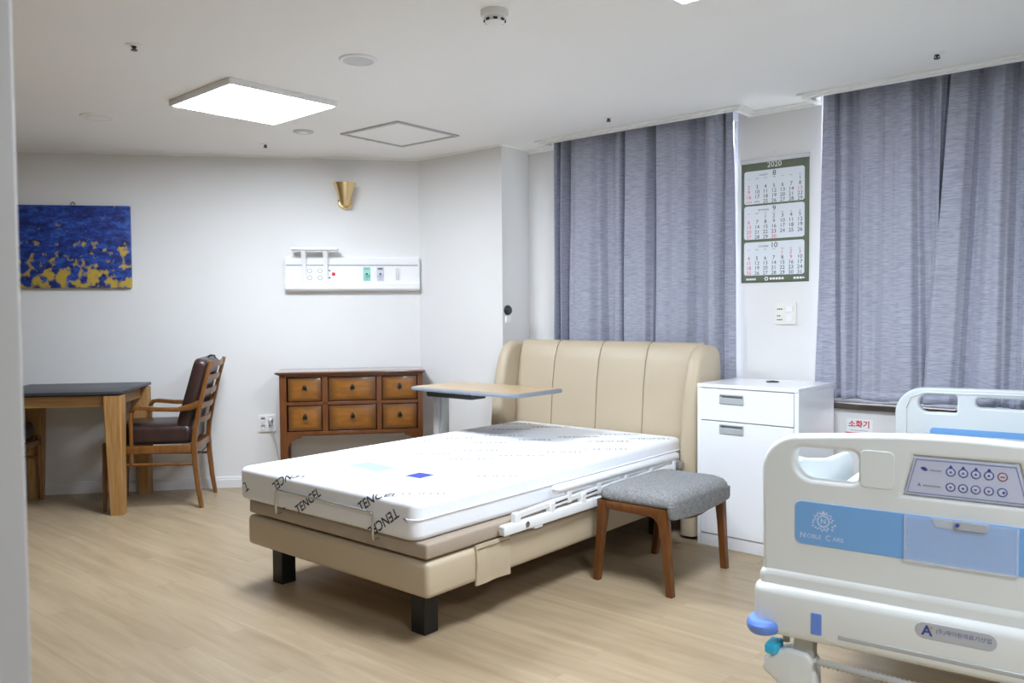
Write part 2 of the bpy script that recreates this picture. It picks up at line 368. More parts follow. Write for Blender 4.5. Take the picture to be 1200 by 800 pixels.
for i, (a, b) in enumerate((W1, W2)):
    fr = MB()
    fr.box(a, b, VW+.07, VW+.13, WB, WB+.06, .004).box(a, b, VW+.07, VW+.13, WT-.06, WT, .004)
    n = 2 if i == 0 else 3
    for k in range(n+1):
        x = a+.03+(b-a-.06)*k/n; fr.box(x-.03, x+.03, VW+.07, VW+.13, WB+.06, WT-.06, .004)
    f = struct(fr.build('window_%d' % (i+1), M['pvc']))
    MB().box(a+.03, b-.03, VW+.095, VW+.105, WB+.03, WT-.03).build('pane', M['glass'], f)
    MB().box(a-.01, b+.01, VW-.028, VW+.07, WB-.018, WB+.014, .004).build('window_sill', M['sill'], f)

# ---------------------------------------------------------------- ceiling fittings
def panel_light(x, y, rz, label):
    t = thing('ceiling_light', label, 'ceiling light', (x, y, CZ-.03), rz, 'square flat panel lights on the ceiling')
    h = .315
    MB().plate([rrect(-h, h, -h, h, .006), rrect(-h+.014, h-.014, -h+.014, h-.014, .004)], .03, .002, T(0, 0, .015)).build('frame', M['white'], t)
    MB().box(-h+.012, h-.012, -h+.012, h-.012, .003, .012).build('diffuser', M['lamp'], t)
panel_light(-3.868, 2.46, -2, 'square white panel light on the ceiling between the painting and the access hatch')
panel_light(-1.16, 2.36, -2, 'square white panel light on the ceiling past the smoke detector, only a corner showing')
panel_light(.85, .72, -2, 'square white panel light on the ceiling over the foot of the hospital bed, unseen')  # guessed panel out of view, placed so the footboard is lit
t = thing('ceiling_hatch', 'square grey-framed access hatch flush in the ceiling', 'access hatch', (-3.912, 3.53, CZ), 1)
h = .265
fr = MB().plate([rrect(-h, h, -h, h, .003), rrect(-h+.026, h-.026, -h+.026, h-.026, .002)], .008, .001, T(0, 0, -.004)).build('frame', M['frame_grey'], t)
MB().box(-h+.028, h-.028, -h+.028, h-.028, -.004, 0, .001, 1).build('panel', M['ceil'], t)
k = MB()
for dy in (-.05, .05): MB().box(-h+.006, -h+.022, dy-.012, dy+.012, -.012, -.006, .002, 1).build('latch', M['frame_grey'], t)
t = thing('ceiling_speaker', 'round white ceiling speaker with grey grille between panel light and smoke detector', 'speaker', (-2.9, 2.373, CZ))
MB().lathe([(.066, 0), (.085, 0), (.085, -.004), (.078, -.009), (.068, -.008), (.066, -.004)], 40).build('rim', M['white'], t)
MB().lathe([(.067, -.001), (.067, -.005), (.04, -.007), (0, -.0075)], 40).build('grille', M['grille'], t)
t = thing('smoke_detector', 'white domed smoke detector with dark vents on the ceiling', 'smoke detector', (-2.055, 2.335, CZ))
MB().lathe([(0, 0), (.052, 0), (.053, -.012), (.050, -.022), (.042, -.026), (0, -.026)], 40).build('base', M['white'], t)
MB().lathe([(.03, -.024), (.041, -.026), (.041, -.032), (.036, -.043), (.022, -.049), (0, -.050)], 40).build('sensing_dome', M['white'], t)
v = MB()
for k in range(8):
    a = 2*PI*k/8; v.box(-.008, .008, -.003, .003, -.005, .005, .001, 1, T(.0385*math.cos(a), .0385*math.sin(a), -.0365) @ Matrix.Rotation(a+PI/2, 4, 'Z') @ RX(-20))
v.build('vents', M['black'], t)
spr = None
for (x, y), lab in (((-3.443, 1.626), 'small dark sprinkler head on the ceiling between painting and smoke detector'),
                    ((-4.799, 3.131), 'small dark sprinkler head on the ceiling close to the picture wall'),
                    ((-2.682, 4.046), 'small dark sprinkler head on the ceiling in front of the headboard curtain'),
                    ((-.93, 4.019), 'small dark sprinkler head on the ceiling over the hospital bed')):
    if spr is None:
        t = spr = thing('sprinkler', lab, 'sprinkler', (x, y, CZ), 0, 'sprinkler heads on the ceiling')
        MB().lathe([(0, 0), (.034, 0), (.034, -.003), (.014, -.005), (0, -.005)], 24).build('escutcheon', M['ceil'], t)
        k = MB().lathe([(0, -.004), (.010, -.005), (.010, -.010), (.004, -.012), (.004, -.019), (0, -.019)], 14)
        k.lathe([(0, -.019), (.013, -.019), (.013, -.022), (0, -.022)], 14)
        for sx in (-1, 1): k.tube([(sx*.008, 0, -.008), (sx*.012, 0, -.014), (sx*.004, 0, -.021)], .002, 6)
        k.build('head', M['sprink'], t)
    else: dup(spr, (x, y, CZ), 0, lab)
t = thing('ceiling_cover', 'large round flush cover on the ceiling above the painting', 'ceiling cover', (-4.83, 2.07, CZ))
MB().lathe([(0, 0), (.098, 0), (.098, -.004), (.09, -.008), (0, -.008)], 36).build('cover', M['ceil'], t)
MB().lathe([(.07, -.008), (.07, -.010), (.062, -.010), (.062, -.008)], 36).build('ring', M['offwhite'], t)
t = thing('ceiling_cover', 'small round grey flush cover on the ceiling between panel light and drawer chest', 'ceiling cover', (-4.29, 3.07, CZ))
MB().lathe([(0, 0), (.062, 0), (.062, -.005), (.055, -.008), (0, -.008)], 36).build('cover', M['grille'], t)
MB().lathe([(.03, -.008), (.03, -.009), (0, -.010)], 24).build('centre', M['ceil'], t)

# ---------------------------------------------------------------- things on the back wall
x, y, z = bw(2.379, .003, 1.721)
t = thing('canvas_picture', 'unframed blue and yellow painting on canvas hanging on the back wall', 'picture', (x, y, z), BW_DEG)
MB().box(-.372, .372, -.032, 0, -.284, .284, .003).build('canvas', M['paint'], t)
MB().tube([(-.014, -.012, .284), (-.011, -.012, .302), (0, -.012, .309), (.011, -.012, .302), (.014, -.012, .284)], .0025, 6).build('hanging_hook', M['black'], t)

x, y, z = bw(.535, 0, 2.07)
t = thing('wall_sconce', 'brushed brass cone uplight on the back wall', 'wall lamp', (x, y, z), BW_DEG)
MB().lathe([(0, 0), (.052, 0), (.052, .012), (.045, .02), (0, .022)], 30, T(0, 0, -.015) @ RX(90)).build('wall_plate', M['brass'], t)
MB().tube([(0, -.015, -.02), (0, -.05, -.03), (0, -.066, -.028)], .014, 12).build('arm', M['brass'], t)
MB().lathe([(0, -.052), (.024, -.050), (.034, -.035), (.044, 0), (.054, .035), (.066, .070), (.084, .108), (.082, .109), (.063, .070), (.050, .033), (.04, 0), (.028, -.03), (0, -.03)], 36, T(0, -.098, 0)).build('shade', M['brass'], t)
MB().lathe([(0, 0), (.010, 0), (.010, .006), (0, .008)], 12, T(-.038, -.098, -.02) @ RY(-90)).build('screw', M['sprink'], t)

x, y, z = bw(.485, 0, 1.405)
t = thing('bed_head_unit', 'long white medical supply panel with gas outlets on the back wall', 'bed head unit', (x, y, z), BW_DEG)
L_ = .47
prof = [(0, .01), (-.055, .01), (-.064, .018), (-.066, .055), (-.052, .06), (-.052, .19), (-.054, .195), (-.058, .24), (-.05, .249), (0, .252)]
MB().loft([[(sx*L_, a, b) for a, b in prof] for sx in (-1, 1)]).build('body', M['white'], t, 30)
MB().loft([[(sx*(L_+.004), -.034+.032*math.cos(2*PI*k/16), .030+.026*math.sin(2*PI*k/16)) for k in range(16)] for sx in (-1, 1)]).build('lower_rail', M['white'], t)
for sx in (-1, 1): MB().loft([[(sx*L_, a, b) for a, b in prof], [(sx*(L_+.012), a*.9, .126+(b-.126)*.95) for a, b in prof]]).build('end_cap', M['white'], t, 30)
MB().box(-L_, L_, -.0535, -.05, .186, .196).build('groove', M['shadowgap'], t)
MB().box(-.425, -.100, -.165, -.045, .292, .310, .004).build('shelf', M['white'], t)
for xx in (-.342, -.190):
    MB().prism([(-.04, .055), (-.07, .055), (-.072, .17), (-.155, .29), (-.04, .292)], -.015, .015, .003, 2, T(xx, 0, 0) @ Matrix(((0, 0, 1, 0), (1, 0, 0, 0), (0, 1, 0, 0), (0, 0, 0, 1)))).build('shelf_bracket', M['white'], t)
def up_plate(x0, x1, z0, z1, r, th, y): return MB().plate([rrect(x0, x1, z0, z1, r)], th, min(.0015, th/3), T(0, y, 0) @ UP)
for xx in (-.305, -.232):
    so = up_plate(xx-.032, xx+.032, .075, .175, .004, .004, -.053).build('socket', M['white'], t)
    for zz in (.1, .15):
        MB().plate([circ(xx, zz, .017), circ(xx, zz, .013)], .002, .0004, T(0, -.056, 0) @ UP).build('socket_ring', M['shadowgap'], so)
nc = up_plate(-.172, -.11, .075, .175, .004, .004, -.053).build('nurse_call_plate', M['white'], t)
MB().lathe([(0, 0), (.013, 0), (.013, .006), (0, .007)], 18, T(-.137, -.054, .126) @ RX(90)).build('call_button', M['redband'], nc)
MB().lathe([(0, 0), (.006, 0), (.006, .004), (0, .004)], 12, T(-.165, -.054, .152) @ RX(90)).build('jack', M['black'], nc)
MB().lathe([(0, 0), (.006, 0), (.006, .004), (0, .004)], 12, T(-.165, -.054, .1) @ RX(90)).build('jack', M['black'], nc)
up_plate(-.098, .032, .075, .178, .004, .005, -.053).build('cover_plate', M['white'], t)
for xx, mm in ((.1, 'mint'), (.197, 'greyout')):
    g = up_plate(xx-.026, xx+.026, .075, .178, .003, .004, -.053).build('gas_outlet', M[mm], t)
    MB().lathe([(0, 0), (.02, 0), (.02, .012), (.016, .016), (0, .016)], 8, T(xx, -.054, .125) @ RX(90)).build('coupling', M[mm], g)
    MB().lathe([(0, 0), (.007, 0), (.007, .003), (0, .003)], 12, T(xx, -.0695, .125) @ RX(90)).build('port', M['black'], g)
    MB().box(xx-.017, xx+.017, -.0565, -.054, .160, .168).build('caption', M['carbon' if mm != 'mint' else 'shadowgap'], g)
    MB().box(xx-.008, xx+.008, -.0565, -.054, .086, .092).build('mark', M['shadowgap'], g)
sw = up_plate(.30, .342, .078, .176, .003, .005, -.053).build('switch', M['white'], t)
MB().box(.308, .334, -.06, -.054, .084, .17, .002).build('rocker', M['grille'], sw)

x, y, z = bw(1.112, 0, .457)
t = thing('wall_outlet', 'white four-socket outlet on the back wall next to the drawer chest', 'outlet', (x, y, z), BW_DEG)
up_plate(-.06, .06, -.06, .06, .008, .012, -.006).build('plate', M['white'], t)
for xx in (-.027, .027):
    for zz in (-.027, .027):
        s_ = MB().plate([circ(xx, zz, .022, 24), circ(xx, zz, .018, 24)], .004, .0008, T(0, -.013, 0) @ UP).build('socket', M['grille'], t)
        MB().box(xx-.011, xx-.006, -.0135, -.012, zz-.003, zz+.003).box(xx+.006, xx+.011, -.0135, -.012, zz-.003, zz+.003).box(xx-.012, xx+.012, -.0128, -.012, zz+.006, zz+.012).build('contact', M['iron'], s_)
t2 = thing('power_cord', 'thin white power cord and plug in the four-socket outlet', 'cord', (x, y, z), BW_DEG)
MB().lathe([(0, 0), (.016, 0), (.016, .022), (.01, .032), (0, .034)], 16, T(.027, -.0150, .027) @ RX(90)).build('plug', M['white'], t2)
MB().tube([(.027, -.047, .027), (.030, -.055, .0), (.045, -.045, -.06), (.062, -.03, -.13), (.072, -.025, -.2), (.09, -.02, -.3), (.12, -.02, -.40), (.3, -.02, -.452), (.5, -.02, -.452)], .0032, 8).build('cable', M['grille'], t2)

# round sensor on the side of the corner pier
t = thing('wall_sensor', 'round black sensor over a small white holder on the corner pier', 'sensor', (-3.644, 4.245, 1.24), 90)
MB().lathe([(0, 0), (.034, 0), (.034, .012), (.026, .022), (0, .025)], 28, T(0, 0, .02) @ RX(90)).build('sensor_head', M['black'], t)
MB().box(-.026, .026, -.016, 0, -.068, -.02, .003).build('holder', M['white'], t)

# ---------------------------------------------------------------- window wall: calendar, switch, sign
t = thing('wall_calendar', 'green three-month wall calendar hanging on the pier between the curtains', 'calendar', (-1.864, VW, 1.405), 0)
CW, CH = .393, .70
bk = MB().grid(lambda u, v: (-CW/2+CW*u, -.003-.001*math.sin(PI*u), CH*v), 12, 30).build('backing_sheet', M['green'], t, solid=.001)
def up(v, k=0): return -.0075-.012*(1-v)**6-.002-k
MB().box(-CW/2-.004, CW/2+.004, -.012, -.001, CH-.022, CH+.004, .003).build('top_bar', M['grille'], t)
MB().plate([circ(0, CH+.032, .013, 20), circ(0, CH+.032, .009, 20)], .003, .001, T(0, -.008, 0) @ UP).tube([(-.008, -.008, CH), (0, -.008, CH+.02), (.008, -.008, CH)], .0018, 6).build('hanging_ring', M['white'], t)
def fr2z(f): return CH*(1-f)
tx_w, glyphs = MB(), {}
def glyph(txt, size):
    key = (txt, size)
    if key not in glyphs:
        g = MB().text(txt, size, Matrix.Identity(4)); me = bpy.data.meshes.new('g'); g.bm.to_mesh(me); g.bm.free(); glyphs[key] = me
    return glyphs[key]
def put(mb, txt, size, x, z, y):
    t = bmesh.new(); t.from_mesh(glyph(txt, size)); mb.add(t, T(x, y, z) @ UP)
put(tx_w, '2020', .042, 0, fr2z(.056), -.0052); tx_w.build('year', M['white'], t); tx_w = MB()
pages = [('8', 'AUGUST', .093, .361, [[0]*6+[1], [2, 3, 4, 5, 6, 7, 8], list(range(9, 16)), list(range(16, 23)), ['23/30', '24/31', 25, 26, 27, 28, 29]], {15}),
         ('9', 'SEPTEMBER', .376, .648, [[0, 0, 1, 2, 3, 4, 5], list(range(6, 13)), list(range(13, 20)), list(range(20, 27)), [27, 28, 29, 30, 0, 0, 0]], {30}),
         ('10', 'OCTOBER', .670, .941, [[0]*4+[1, 2, 3], list(range(4, 11)), list(range(11, 18)), list(range(18, 25)), list(range(25, 32))], {1, 2, 3, 9})]
for num, nm, f0, f1, rows, reds in pages:
    z1, z0 = fr2z(f0), fr2z(f1); yy = -.0066
    pg = MB().plate([rrect(-.178, .172, z0, z1, .014)], .001, .0003, T(0, yy+.0012, 0) @ UP).build('month_page', M['paper'], t)
    kb, rb0 = MB(), MB()
    MBn = MB(); put(MBn, num, .042, 0, z1-.022, yy); MBn.build('month_number', M['ink'], pg); put(kb, nm, .013, -.062, z1-.026, yy); kb.build('month_name', M['ink'], pg); kb = MB()
    for i, wd in enumerate('SUN MON TUE WED THU FRI SAT'.split()): put(rb0 if i == 0 else kb, wd, .008, -.15+.0495*i, z1-.044, yy)
    ph = (z1-z0-.062)/4.5
    kb.build('weekday_row', M['ink'], pg)
    for r_, row in enumerate(rows):
        kb, rb = MB(), MB()
        for i, d in enumerate(row):
            if d: put(rb if (i == 0 or d in reds) else kb, str(d), .030 if not isinstance(d, str) else .015, -.15+.0495*i, z1-.064-ph*r_, yy)
        kb.build('date_row', M['ink'], pg)
        if len(rb.bm.verts): rb.build('holiday_date', M['red'], pg)
    if rb0: rb0.build('sunday_heading', M['red'], pg)
zb = fr2z(.97)
tx_w.plate([circ(-.045, zb, .011, 16), circ(-.045, zb, .006, 16)], .0008, .0002, T(0, -.0052, 0) @ UP)
for a in range(5): tx_w.box(-.025+.017*a, -.012+.017*a, -.0056, -.0048, zb-.006, zb+.006)
tx_w.build('printed_logo', M['white'], t); tx_w = MB()
for a in range(5): tx_w.box(-.165+.012*a, -.156+.012*a, -.0056, -.0048, zb-.007, zb+.004)
tx_w.build('printed_footer', M['white'], t); tx_w = MB()
for a in range(3): tx_w.box(.112+.017*a, .125+.017*a, -.0056, -.0048, zb-.006, zb+.006)
tx_w.prism([(.163, zb-.006), (.176, zb), (.163, zb+.006)], 0, .0008, 0, 1, T(0, -.0050, 0) @ UP)
tx_w.build('printed_footer', M['white'], t)

t = thing('wall_switch', 'square ivory control plate with two buttons below the calendar', 'switch', (-1.797, VW, 1.229), 0)
up_plate(-.062, .062, -.062, .062, .006, .010, -.005).build('plate', M['offwhite'], t)
for zz in (.024, -.028): up_plate(.006, .044, zz-.016, zz+.016, .003, .004, -.0115).build('button', M['white'], t)
k = MB()
for zz, n in ((.024, 3), (-.014, 2), (-.036, 3)):
    k = MB()
    for a in range(n): k.box(-.046+.011*a, -.038+.011*a, -.0106, -.0100, zz-.003, zz+.003)
    k.build('caption', M['carbon'], t)

t = thing('wall_sign', 'small white sign with red lettering on the wall under the brown window sill', 'sign', (-1.395, VW, .6), 0)
up_plate(-.066, .066, -.09, .066, .004, .003, -.002).build('panel', M['white'], t)
MB().text('소화기', .040, T(0, -.0038, .037) @ UP, bold=.0012).build('lettering', M['redband'], t)
k = MB().box(-.07, .07, -.0042, -.0036, -.062, -.006)
k.build('red_band', M['redband'], t)
MB().box(-.045, .045, -.0042, -.0036, .004, .0065).build('small_line', M['shadowgap'], t)

# ---------------------------------------------------------------- curtains
def smooth(a): return a*a*(3-2*a)
def curtain(keys_top, keys_bot, z0, z1, name, label, hem=None, yc=4.402, amp=.062):
    """folds given as (x at the top, x at the hem, depth 0..1); the cloth hangs between them"""
    n = len(keys_top)
    xs = [i/(n-1) for i in range(n)]
    N, V = (n-1)*8, 36
    def fn(u, v):
        a = u*(n-1); i = min(int(a), n-2); f = a-i
        s = smooth(f)
        xt = keys_top[i][0]+(keys_top[i+1][0]-keys_top[i][0])*f; xb = keys_bot[i]+(keys_bot[i+1]-keys_bot[i])*f
        d = keys_top[i][1]+(keys_top[i+1][1]-keys_top[i][1])*s
        x = xb+(xt-xb)*v
        k = .82+.18*math.sin(3*v+i)
        y = yc-amp*.5+amp*d*k+.004*math.sin(40*x+7*v)
        zz = z0+(z1-z0)*v
        if hem and v < .02: zz += hem*math.sin(31*x)
        return (x, y, zz)
    o = tag(MB().grid(fn, N, V).build(name, M['curtain'], ang=180, solid=.0015), label, 'curtain', 'grey-blue curtains at the two windows')
    def fh(u, v):
        x, y, z = fn(u, v*.02); return (x, y-.002, z0+.045*v+(z-z0-(z1-z0)*v*.02))
    MB().grid(fh, N, 2).build('hem', M['curtain'], o, ang=180, solid=.001)
    return o
def px2x(px, v=250, Y=4.402):
    d = fw+Vector(rt)*((px-600)/F_PX)-Vector(up_)*((v-400)/F_PX); return d.x*Y/d.y
up_ = rt.cross(fw)*-1
up_ = Vector(cam.matrix_world.col[1][:3])
k1 = [(650, .5), (655, 0), (658, .9), (662, .05), (665, 1), (671, .35), (680, .05), (695, 0), (704, .35), (711, .85), (719, .8), (724, .3), (729, .2), (734.5, .95), (737, 0), (750, .03), (760, .12), (765, .6), (769, 1), (772, .95), (773.5, .05), (784, 0), (793, .22), (797, .12), (806, .3), (813, .75), (822, .9), (829, .5), (836, .02), (841, .1), (846, 1), (853, .72), (862, .86)]
kt = [(px2x(p+1, 250), d) for p, d in k1]; kb_ = [px2x(p-1.2, 250) for p, d in k1]
kb_[-1] += .0; kb_[-2] -= .012; kt[-1] = (kt[-1][0]-.052, kt[-1][1]); kt[-2] = (kt[-2][0]-.040, kt[-2][1]); kt[-3] = (kt[-3][0]-.018, kt[-3][1])
curtain(kt, kb_, .80, CZ+.26, 'curtain', 'grey-blue curtain hanging behind the beige headboard', yc=4.412, amp=.125)
k2 = [(963, 952, .65), (970, 962, .42), (976, 977, .5), (978, 981, 1), (985, 985, .5), (990, 990, .45), (996, 995, .85), (1003, 999, .85), (1010, 1005, .3), (1018, 1012, 0), (1028, 1024, .15), (1036, 1033, .35), (1048, 1046, .25), (1058, 1058, .05), (1067, 1068, 0), (1073, 1077, .5), (1078, 1084, .95), (1086, 1090, .85), (1093, 1094, .5), (1104, 1096, .05), (1113, 1079, .45), (1116.5, 1081, .95), (1120, 1083.5, 0), (1138, 1112, .08), (1146, 1119, .5), (1152, 1125, .98), (1160, 1134, .8), (1168, 1148, .3), (1178, 1165, 0), (1185, 1174, .4), (1192, 1182, .95), (1200, 1189, .8), (1210, 1198, .2)]
kt = [(px2x(p, 140), d) for p, q, d in k2]; kb_ = [px2x(q, 440) for p, q, d in k2]
xx = kt[-1][0]; xb = kb_[-1]; i = 0
while xx < .82:
    xx += .07; xb += .073; i += 1; kt.append((xx, (.05, .8, .3, .95)[i % 4])); kb_.append(xb)
curtain(kt, kb_, .778, CZ+.26, 'curtain', 'grey-blue curtain hanging behind the hospital bed', hem=.004, yc=4.434, amp=.090)

# ---------------------------------------------------------------- beige adjustable bed and its mattress
BX0, BX1, BY0 = -3.394, -2.188, 2.081; BCX = (BX0+BX1)/2
t = thing('adjustable_bed', 'beige upholstered bed with winged headboard in the middle of the room', 'bed', (BCX, BY0, 0), 0)
hw = (BX1-BX0)/2; ZB, ZT = .178, .316
MB().box(-hw, hw, 0, 2.08, ZB, ZT, .022, 4).build('bed_base', M['beige'], t)
MB().box(-hw+.008, hw-.008, .006, 2.06, .326, .386, .010, 3).build('platform', M['beige_d'], t)
MB().box(-hw+.05, hw-.05, .05, 2.05, ZT-.004, .33).build('platform_riser', M['dark'], t)
for sx in (-1, 1):
    for yy in (.108, 1.9):
        MB().box(sx*(hw-.13)-.038, sx*(hw-.13)+.038, yy-.038, yy+.038, 0, ZB+.004, .003, 1).build('leg', M['blackleg'], t)
# headboard: two wings and a stitched panel
hb = None
PW, HO = .74, -.049
def prof_panel(n=14):
    f = [(2.04, .19), (2.06, .5), (2.095, .8), (2.13, .95), (2.165, 1.02), (2.20, 1.052), (2.24, 1.064), (2.28, 1.058), (2.305, 1.035), (2.315, .98), (2.32, .19)]
    return f
pp = [(2.04+(y-2.04)*.72, z) for y, z in prof_panel()]
pan = MB()
xs = [HO-PW+.085, -.402, -.062, .270, HO+PW-.085]
for a, b in zip(xs, xs[1:]):
    rings = []
    for k, ins in ((a, .004), (a+.004, .0015), (a+.016, 0), (b-.016, 0), (b-.004, .0015), (b, .004)):
        rings.append([(k, y+(ins if y < 2.15 else 0), z-(ins if z > .9 else 0)) for y, z in pp])
    pan.loft(rings)
hb = pan.build('headboard', M['beige'], t, 50)
sm = MB()
for k in xs[1:-1]: sm.tube([(k, y+.003, z-.002) for y, z in pp[:8]], .0028, 6)
sm.build('seam', M['stitch'], hb)
wing = [(1.90, .02), (1.892, .3), (1.90, .52), (1.92, .72), (1.955, .88), (1.985, .97), (2.02, 1.025), (2.07, 1.05), (2.15, 1.056), (2.24, 1.05), (2.29, 1.02), (2.31, .95), (2.315, .02)]
wing = [(y if y < 2.05 else 2.05+(y-2.05)*.70, z) for y, z in wing]
for sx in (-1, 1):
    x0, x1 = HO+sx*(PW-.09), HO+sx*PW
    rr = []
    for k in range(7):
        a = PI*k/6; xx = (x0+x1)/2-(x1-x0)/2*math.cos(a); ins = .030*(1-math.sin(a))**1.4
        ring = []
        for y, z in wing:
            dy = ins if y < 2.1 else -ins*.3
            dz = -ins*.8 if z > .9 else 0
            ring.append((xx, y+dy, z+dz))
        rr.append(ring)
    MB().loft(rr).build('wing', M['beige'], hb, 60)
# chrome wire that keeps the mattress from sliding
MB().tube([(-.332, .012, .364), (-.332, -.021, .366), (-.332, -.023, .376), (-.332, -.023, .464), (-.324, -.023, .472), (.317, -.023, .472), (.325, -.023, .464), (.325, -.023, .376), (.325, -.021, .366), (.325, .012, .364)], .0045, 8).build('mattress_retainer', M['chrome'], t)
# storage pouch on the side
pc = MB().loft([[(hw-.01, y0, z) for y0, z in ()]] if False else [[(hw+.004+.004*math.sin(k), .262+.205*k/8, ZB-.012), (hw+.012+.005*math.sin(k*1.3), .262+.205*k/8, (ZB+ZT)/2), (hw+.006, .262+.205*k/8, ZT+.010), (hw-.004, .262+.205*k/8, ZT+.010), (hw-.004, .262+.205*k/8, ZB-.012)] for k in range(9)]).build('storage_pouch', M['beige'], t, 50)
MB().tube([(hw+.010, .268, ZT-.004), (hw+.010, .46, ZT-.004)], .0018, 6).build('pouch_seam', M['stitch'], pc)
# folded safety rail: two tubes joined by slanting links
RXx = hw+.020
rl = MB().tube([(RXx, .755, .462), (RXx, .76, .466), (RXx, 1.83, .466), (RXx, 1.845, .462)], [.012, .021, .021, .012], 16).build('safety_rail', M['white'], t)
lb = MB().box(RXx-.015, RXx+.015, .40, 1.66, .338, .380, .004).build('lower_bar', M['white'], rl)
MB().lathe([(0, 0), (.013, 0), (.013, .004), (0, .006)], 16, T(RXx+.015, .545, .36) @ RY(90)).build('lock_button', M['chrome'], rl)
MB().box(RXx-.014, RXx+.014, .396, .402, .342, .376, .002, 1).build('end_cap', M['grille'], rl)
MB().box(RXx-.01, RXx+.012, .60, .655, .328, .339, .002, 1).build('release_tab', M['white'], rl)
for k in range(5):
    ya = .49+.235*k; yb = ya+.36
    MB().box(RXx-.014, RXx+.014, ya-.018, ya+.018, .374, .418, .003, 1).build('lower_bracket', M['white'], rl)
    MB().box(RXx-.014, RXx+.014, yb-.016, yb+.016, .395, .462, .003, 1).build('upper_bracket', M['white'], rl)
    MB().tube([(RXx, ya, .404), (RXx, yb, .420)], .01, sq=(.010, .011)).build('link', M['white'], rl)
MB().box(RXx-.02, RXx+.012, 1.846, 1.90, .39, .43, .004).tube([(RXx-.005, 1.86, .41), (RXx-.06, 1.86, .36)], .012, 10).build('rail_mount', M['steel'], rl)

MX, MY = -2.838, 2.066; mw, ml = .603, 2.045; MZ0, MZ1 = .386, .535
t = thing('mattress', 'white printed mattress lying on the beige bed', 'mattress', (MX, MY, MZ0+.002), 0)
hM = MZ1-MZ0
def rbox_rings(hwid, y0, y1, z0, z1, r, rc, n=5):
    rings = []
    for k in range(n+1):
        a = PI/2*k/n; ins = r*(1-math.sin(a)); z = z0+r-r*math.cos(a)
        rings.append((ins, z))
    for k in range(n+1):
        a = PI/2*k/n; ins = r*(1-math.cos(a)); z = z1-r+r*math.sin(a)
        rings.append((ins, z))
    return [[(x, y, z) for x, y in rrect(-hwid+i, hwid-i, y0+i, y1-i, max(rc-i*.5, .01), 6)] for i, z in rings]
RM = .024
mt = MB().loft(rbox_rings(mw, 0, ml, 0, hM, RM, .045, 8))
mt.build('cover', M['mattress'], t, 60)
pth = [(x, y, hM*.56) for x, y in rrect(-mw-.001, mw+.001, -.001, ml+.001, .046, 8)]
MB().tube(pth[9:]+[], .0045, 8).build('piping', M['mattress'], t)
def leaf(mb, Mx, sz): mb.plate([[(0, 0), (sz*.4, sz*.18), (sz, sz*.1), (sz*1.5, 0), (sz, -sz*.08), (sz*.4, -.1*sz)]], .0004, 0, Mx)
pr = MB()
F = lambda x, z, rz: T(x, -.0006, z) @ UP @ RZ(rz)
TXS = .056
def wrap(x, h, e=.0011):
    """foot face, over the rounded top edge and on to the top"""
    if h < hM-RM: return Vector((x, -e, h))
    q = h-(hM-RM)
    if q < RM*PI/2: return Vector((x, RM-(RM+e)*math.cos(q/RM), hM-RM+(RM+e)*math.sin(q/RM)))
    return Vector((x, RM+q-RM*PI/2, hM+e))
def px_face(u, v):
    d = fw+rt*((u-600)/F_PX)-up_*((v-400)/F_PX); s = MY/d.y; return d.x*s-MX, H+d.z*s-MZ0
def px_top(u, v):
    d = fw+rt*((u-600)/F_PX)-up_*((v-400)/F_PX); s = (MZ1-H)/d.z; return d.x*s-MX, d.y*s-MY
for (u, v), txt, rot in (((333, 560), 'TENCEL', 213), ((361, 588), 'TENCEL', 33), ((437, 584), 'TENCEL', 33), ((449, 612), 'TENCEL', 213), ((279, 568), 'T', 213)):
    a, b = px_face(u, v)
    a = max(a, -.535)
    b = max(b, .048)
    k = MB().text(txt, TXS, T(a, b, 0) @ RZ(rot), bold=.0007)
    bmesh.ops.triangulate(k.bm, faces=k.bm.faces[:])
    for _ in range(3): bmesh.ops.subdivide_edges(k.bm, edges=[e_ for e_ in k.bm.edges if e_.calc_length() > .005], cuts=1); bmesh.ops.triangulate(k.bm, faces=k.bm.faces[:])
    for v in k.bm.verts: v.co = wrap(v.co.x, v.co.y)
    k.build('printed_word', M['print'], t, ang=180)
for (u, v), rot in (((283, 567), 20), ((470, 607), -25), ((333, 596), 200)):
    a, b = px_face(u, v); pr = MB(); leaf(pr, F(a+.01, max(b, .012), rot), .02); pr.build('printed_leaf', M['print'], t)
G = lambda x, y, rz: T(x, y, hM+.0006) @ RZ(rz)
for j in range(9):
    for i in range(5):
        x = -.50+.25*i+(.12 if j % 2 else 0); y = .14+.22*j
        if x > .5 or (j < 3 and 1 <= i <= 3) or (i*2+j) % 3 == 0: continue
        rot = 40 if (i+j) % 2 else 220
        MB().text('TENCEL', .056, G(x, y, rot), bold=.0004).build('printed_word', M['printlt'], t); pt = MB(); leaf(pt, G(x+.1*math.cos(R(rot)), y+.1*math.sin(R(rot)), rot), .03)
        pt.build('printed_leaf', M['print'], t)
a, b = px_top(492, 557.5)
MB().plate([rrect(-.045, .045, -.045, .045, .004)], .001, .0002, T(a, b, hM+.0008) @ RZ(2)).build('blue_patch', M['bluepatch'], t)
q = [px_top(u, v) for u, v in ((407, 545), (432, 541.5), (465, 549), (441, 553))]
lp = MB().plate([q], .0006, .0001, T(0, 0, hM+.0006)).build('green_label', M['greenpatch'], t)

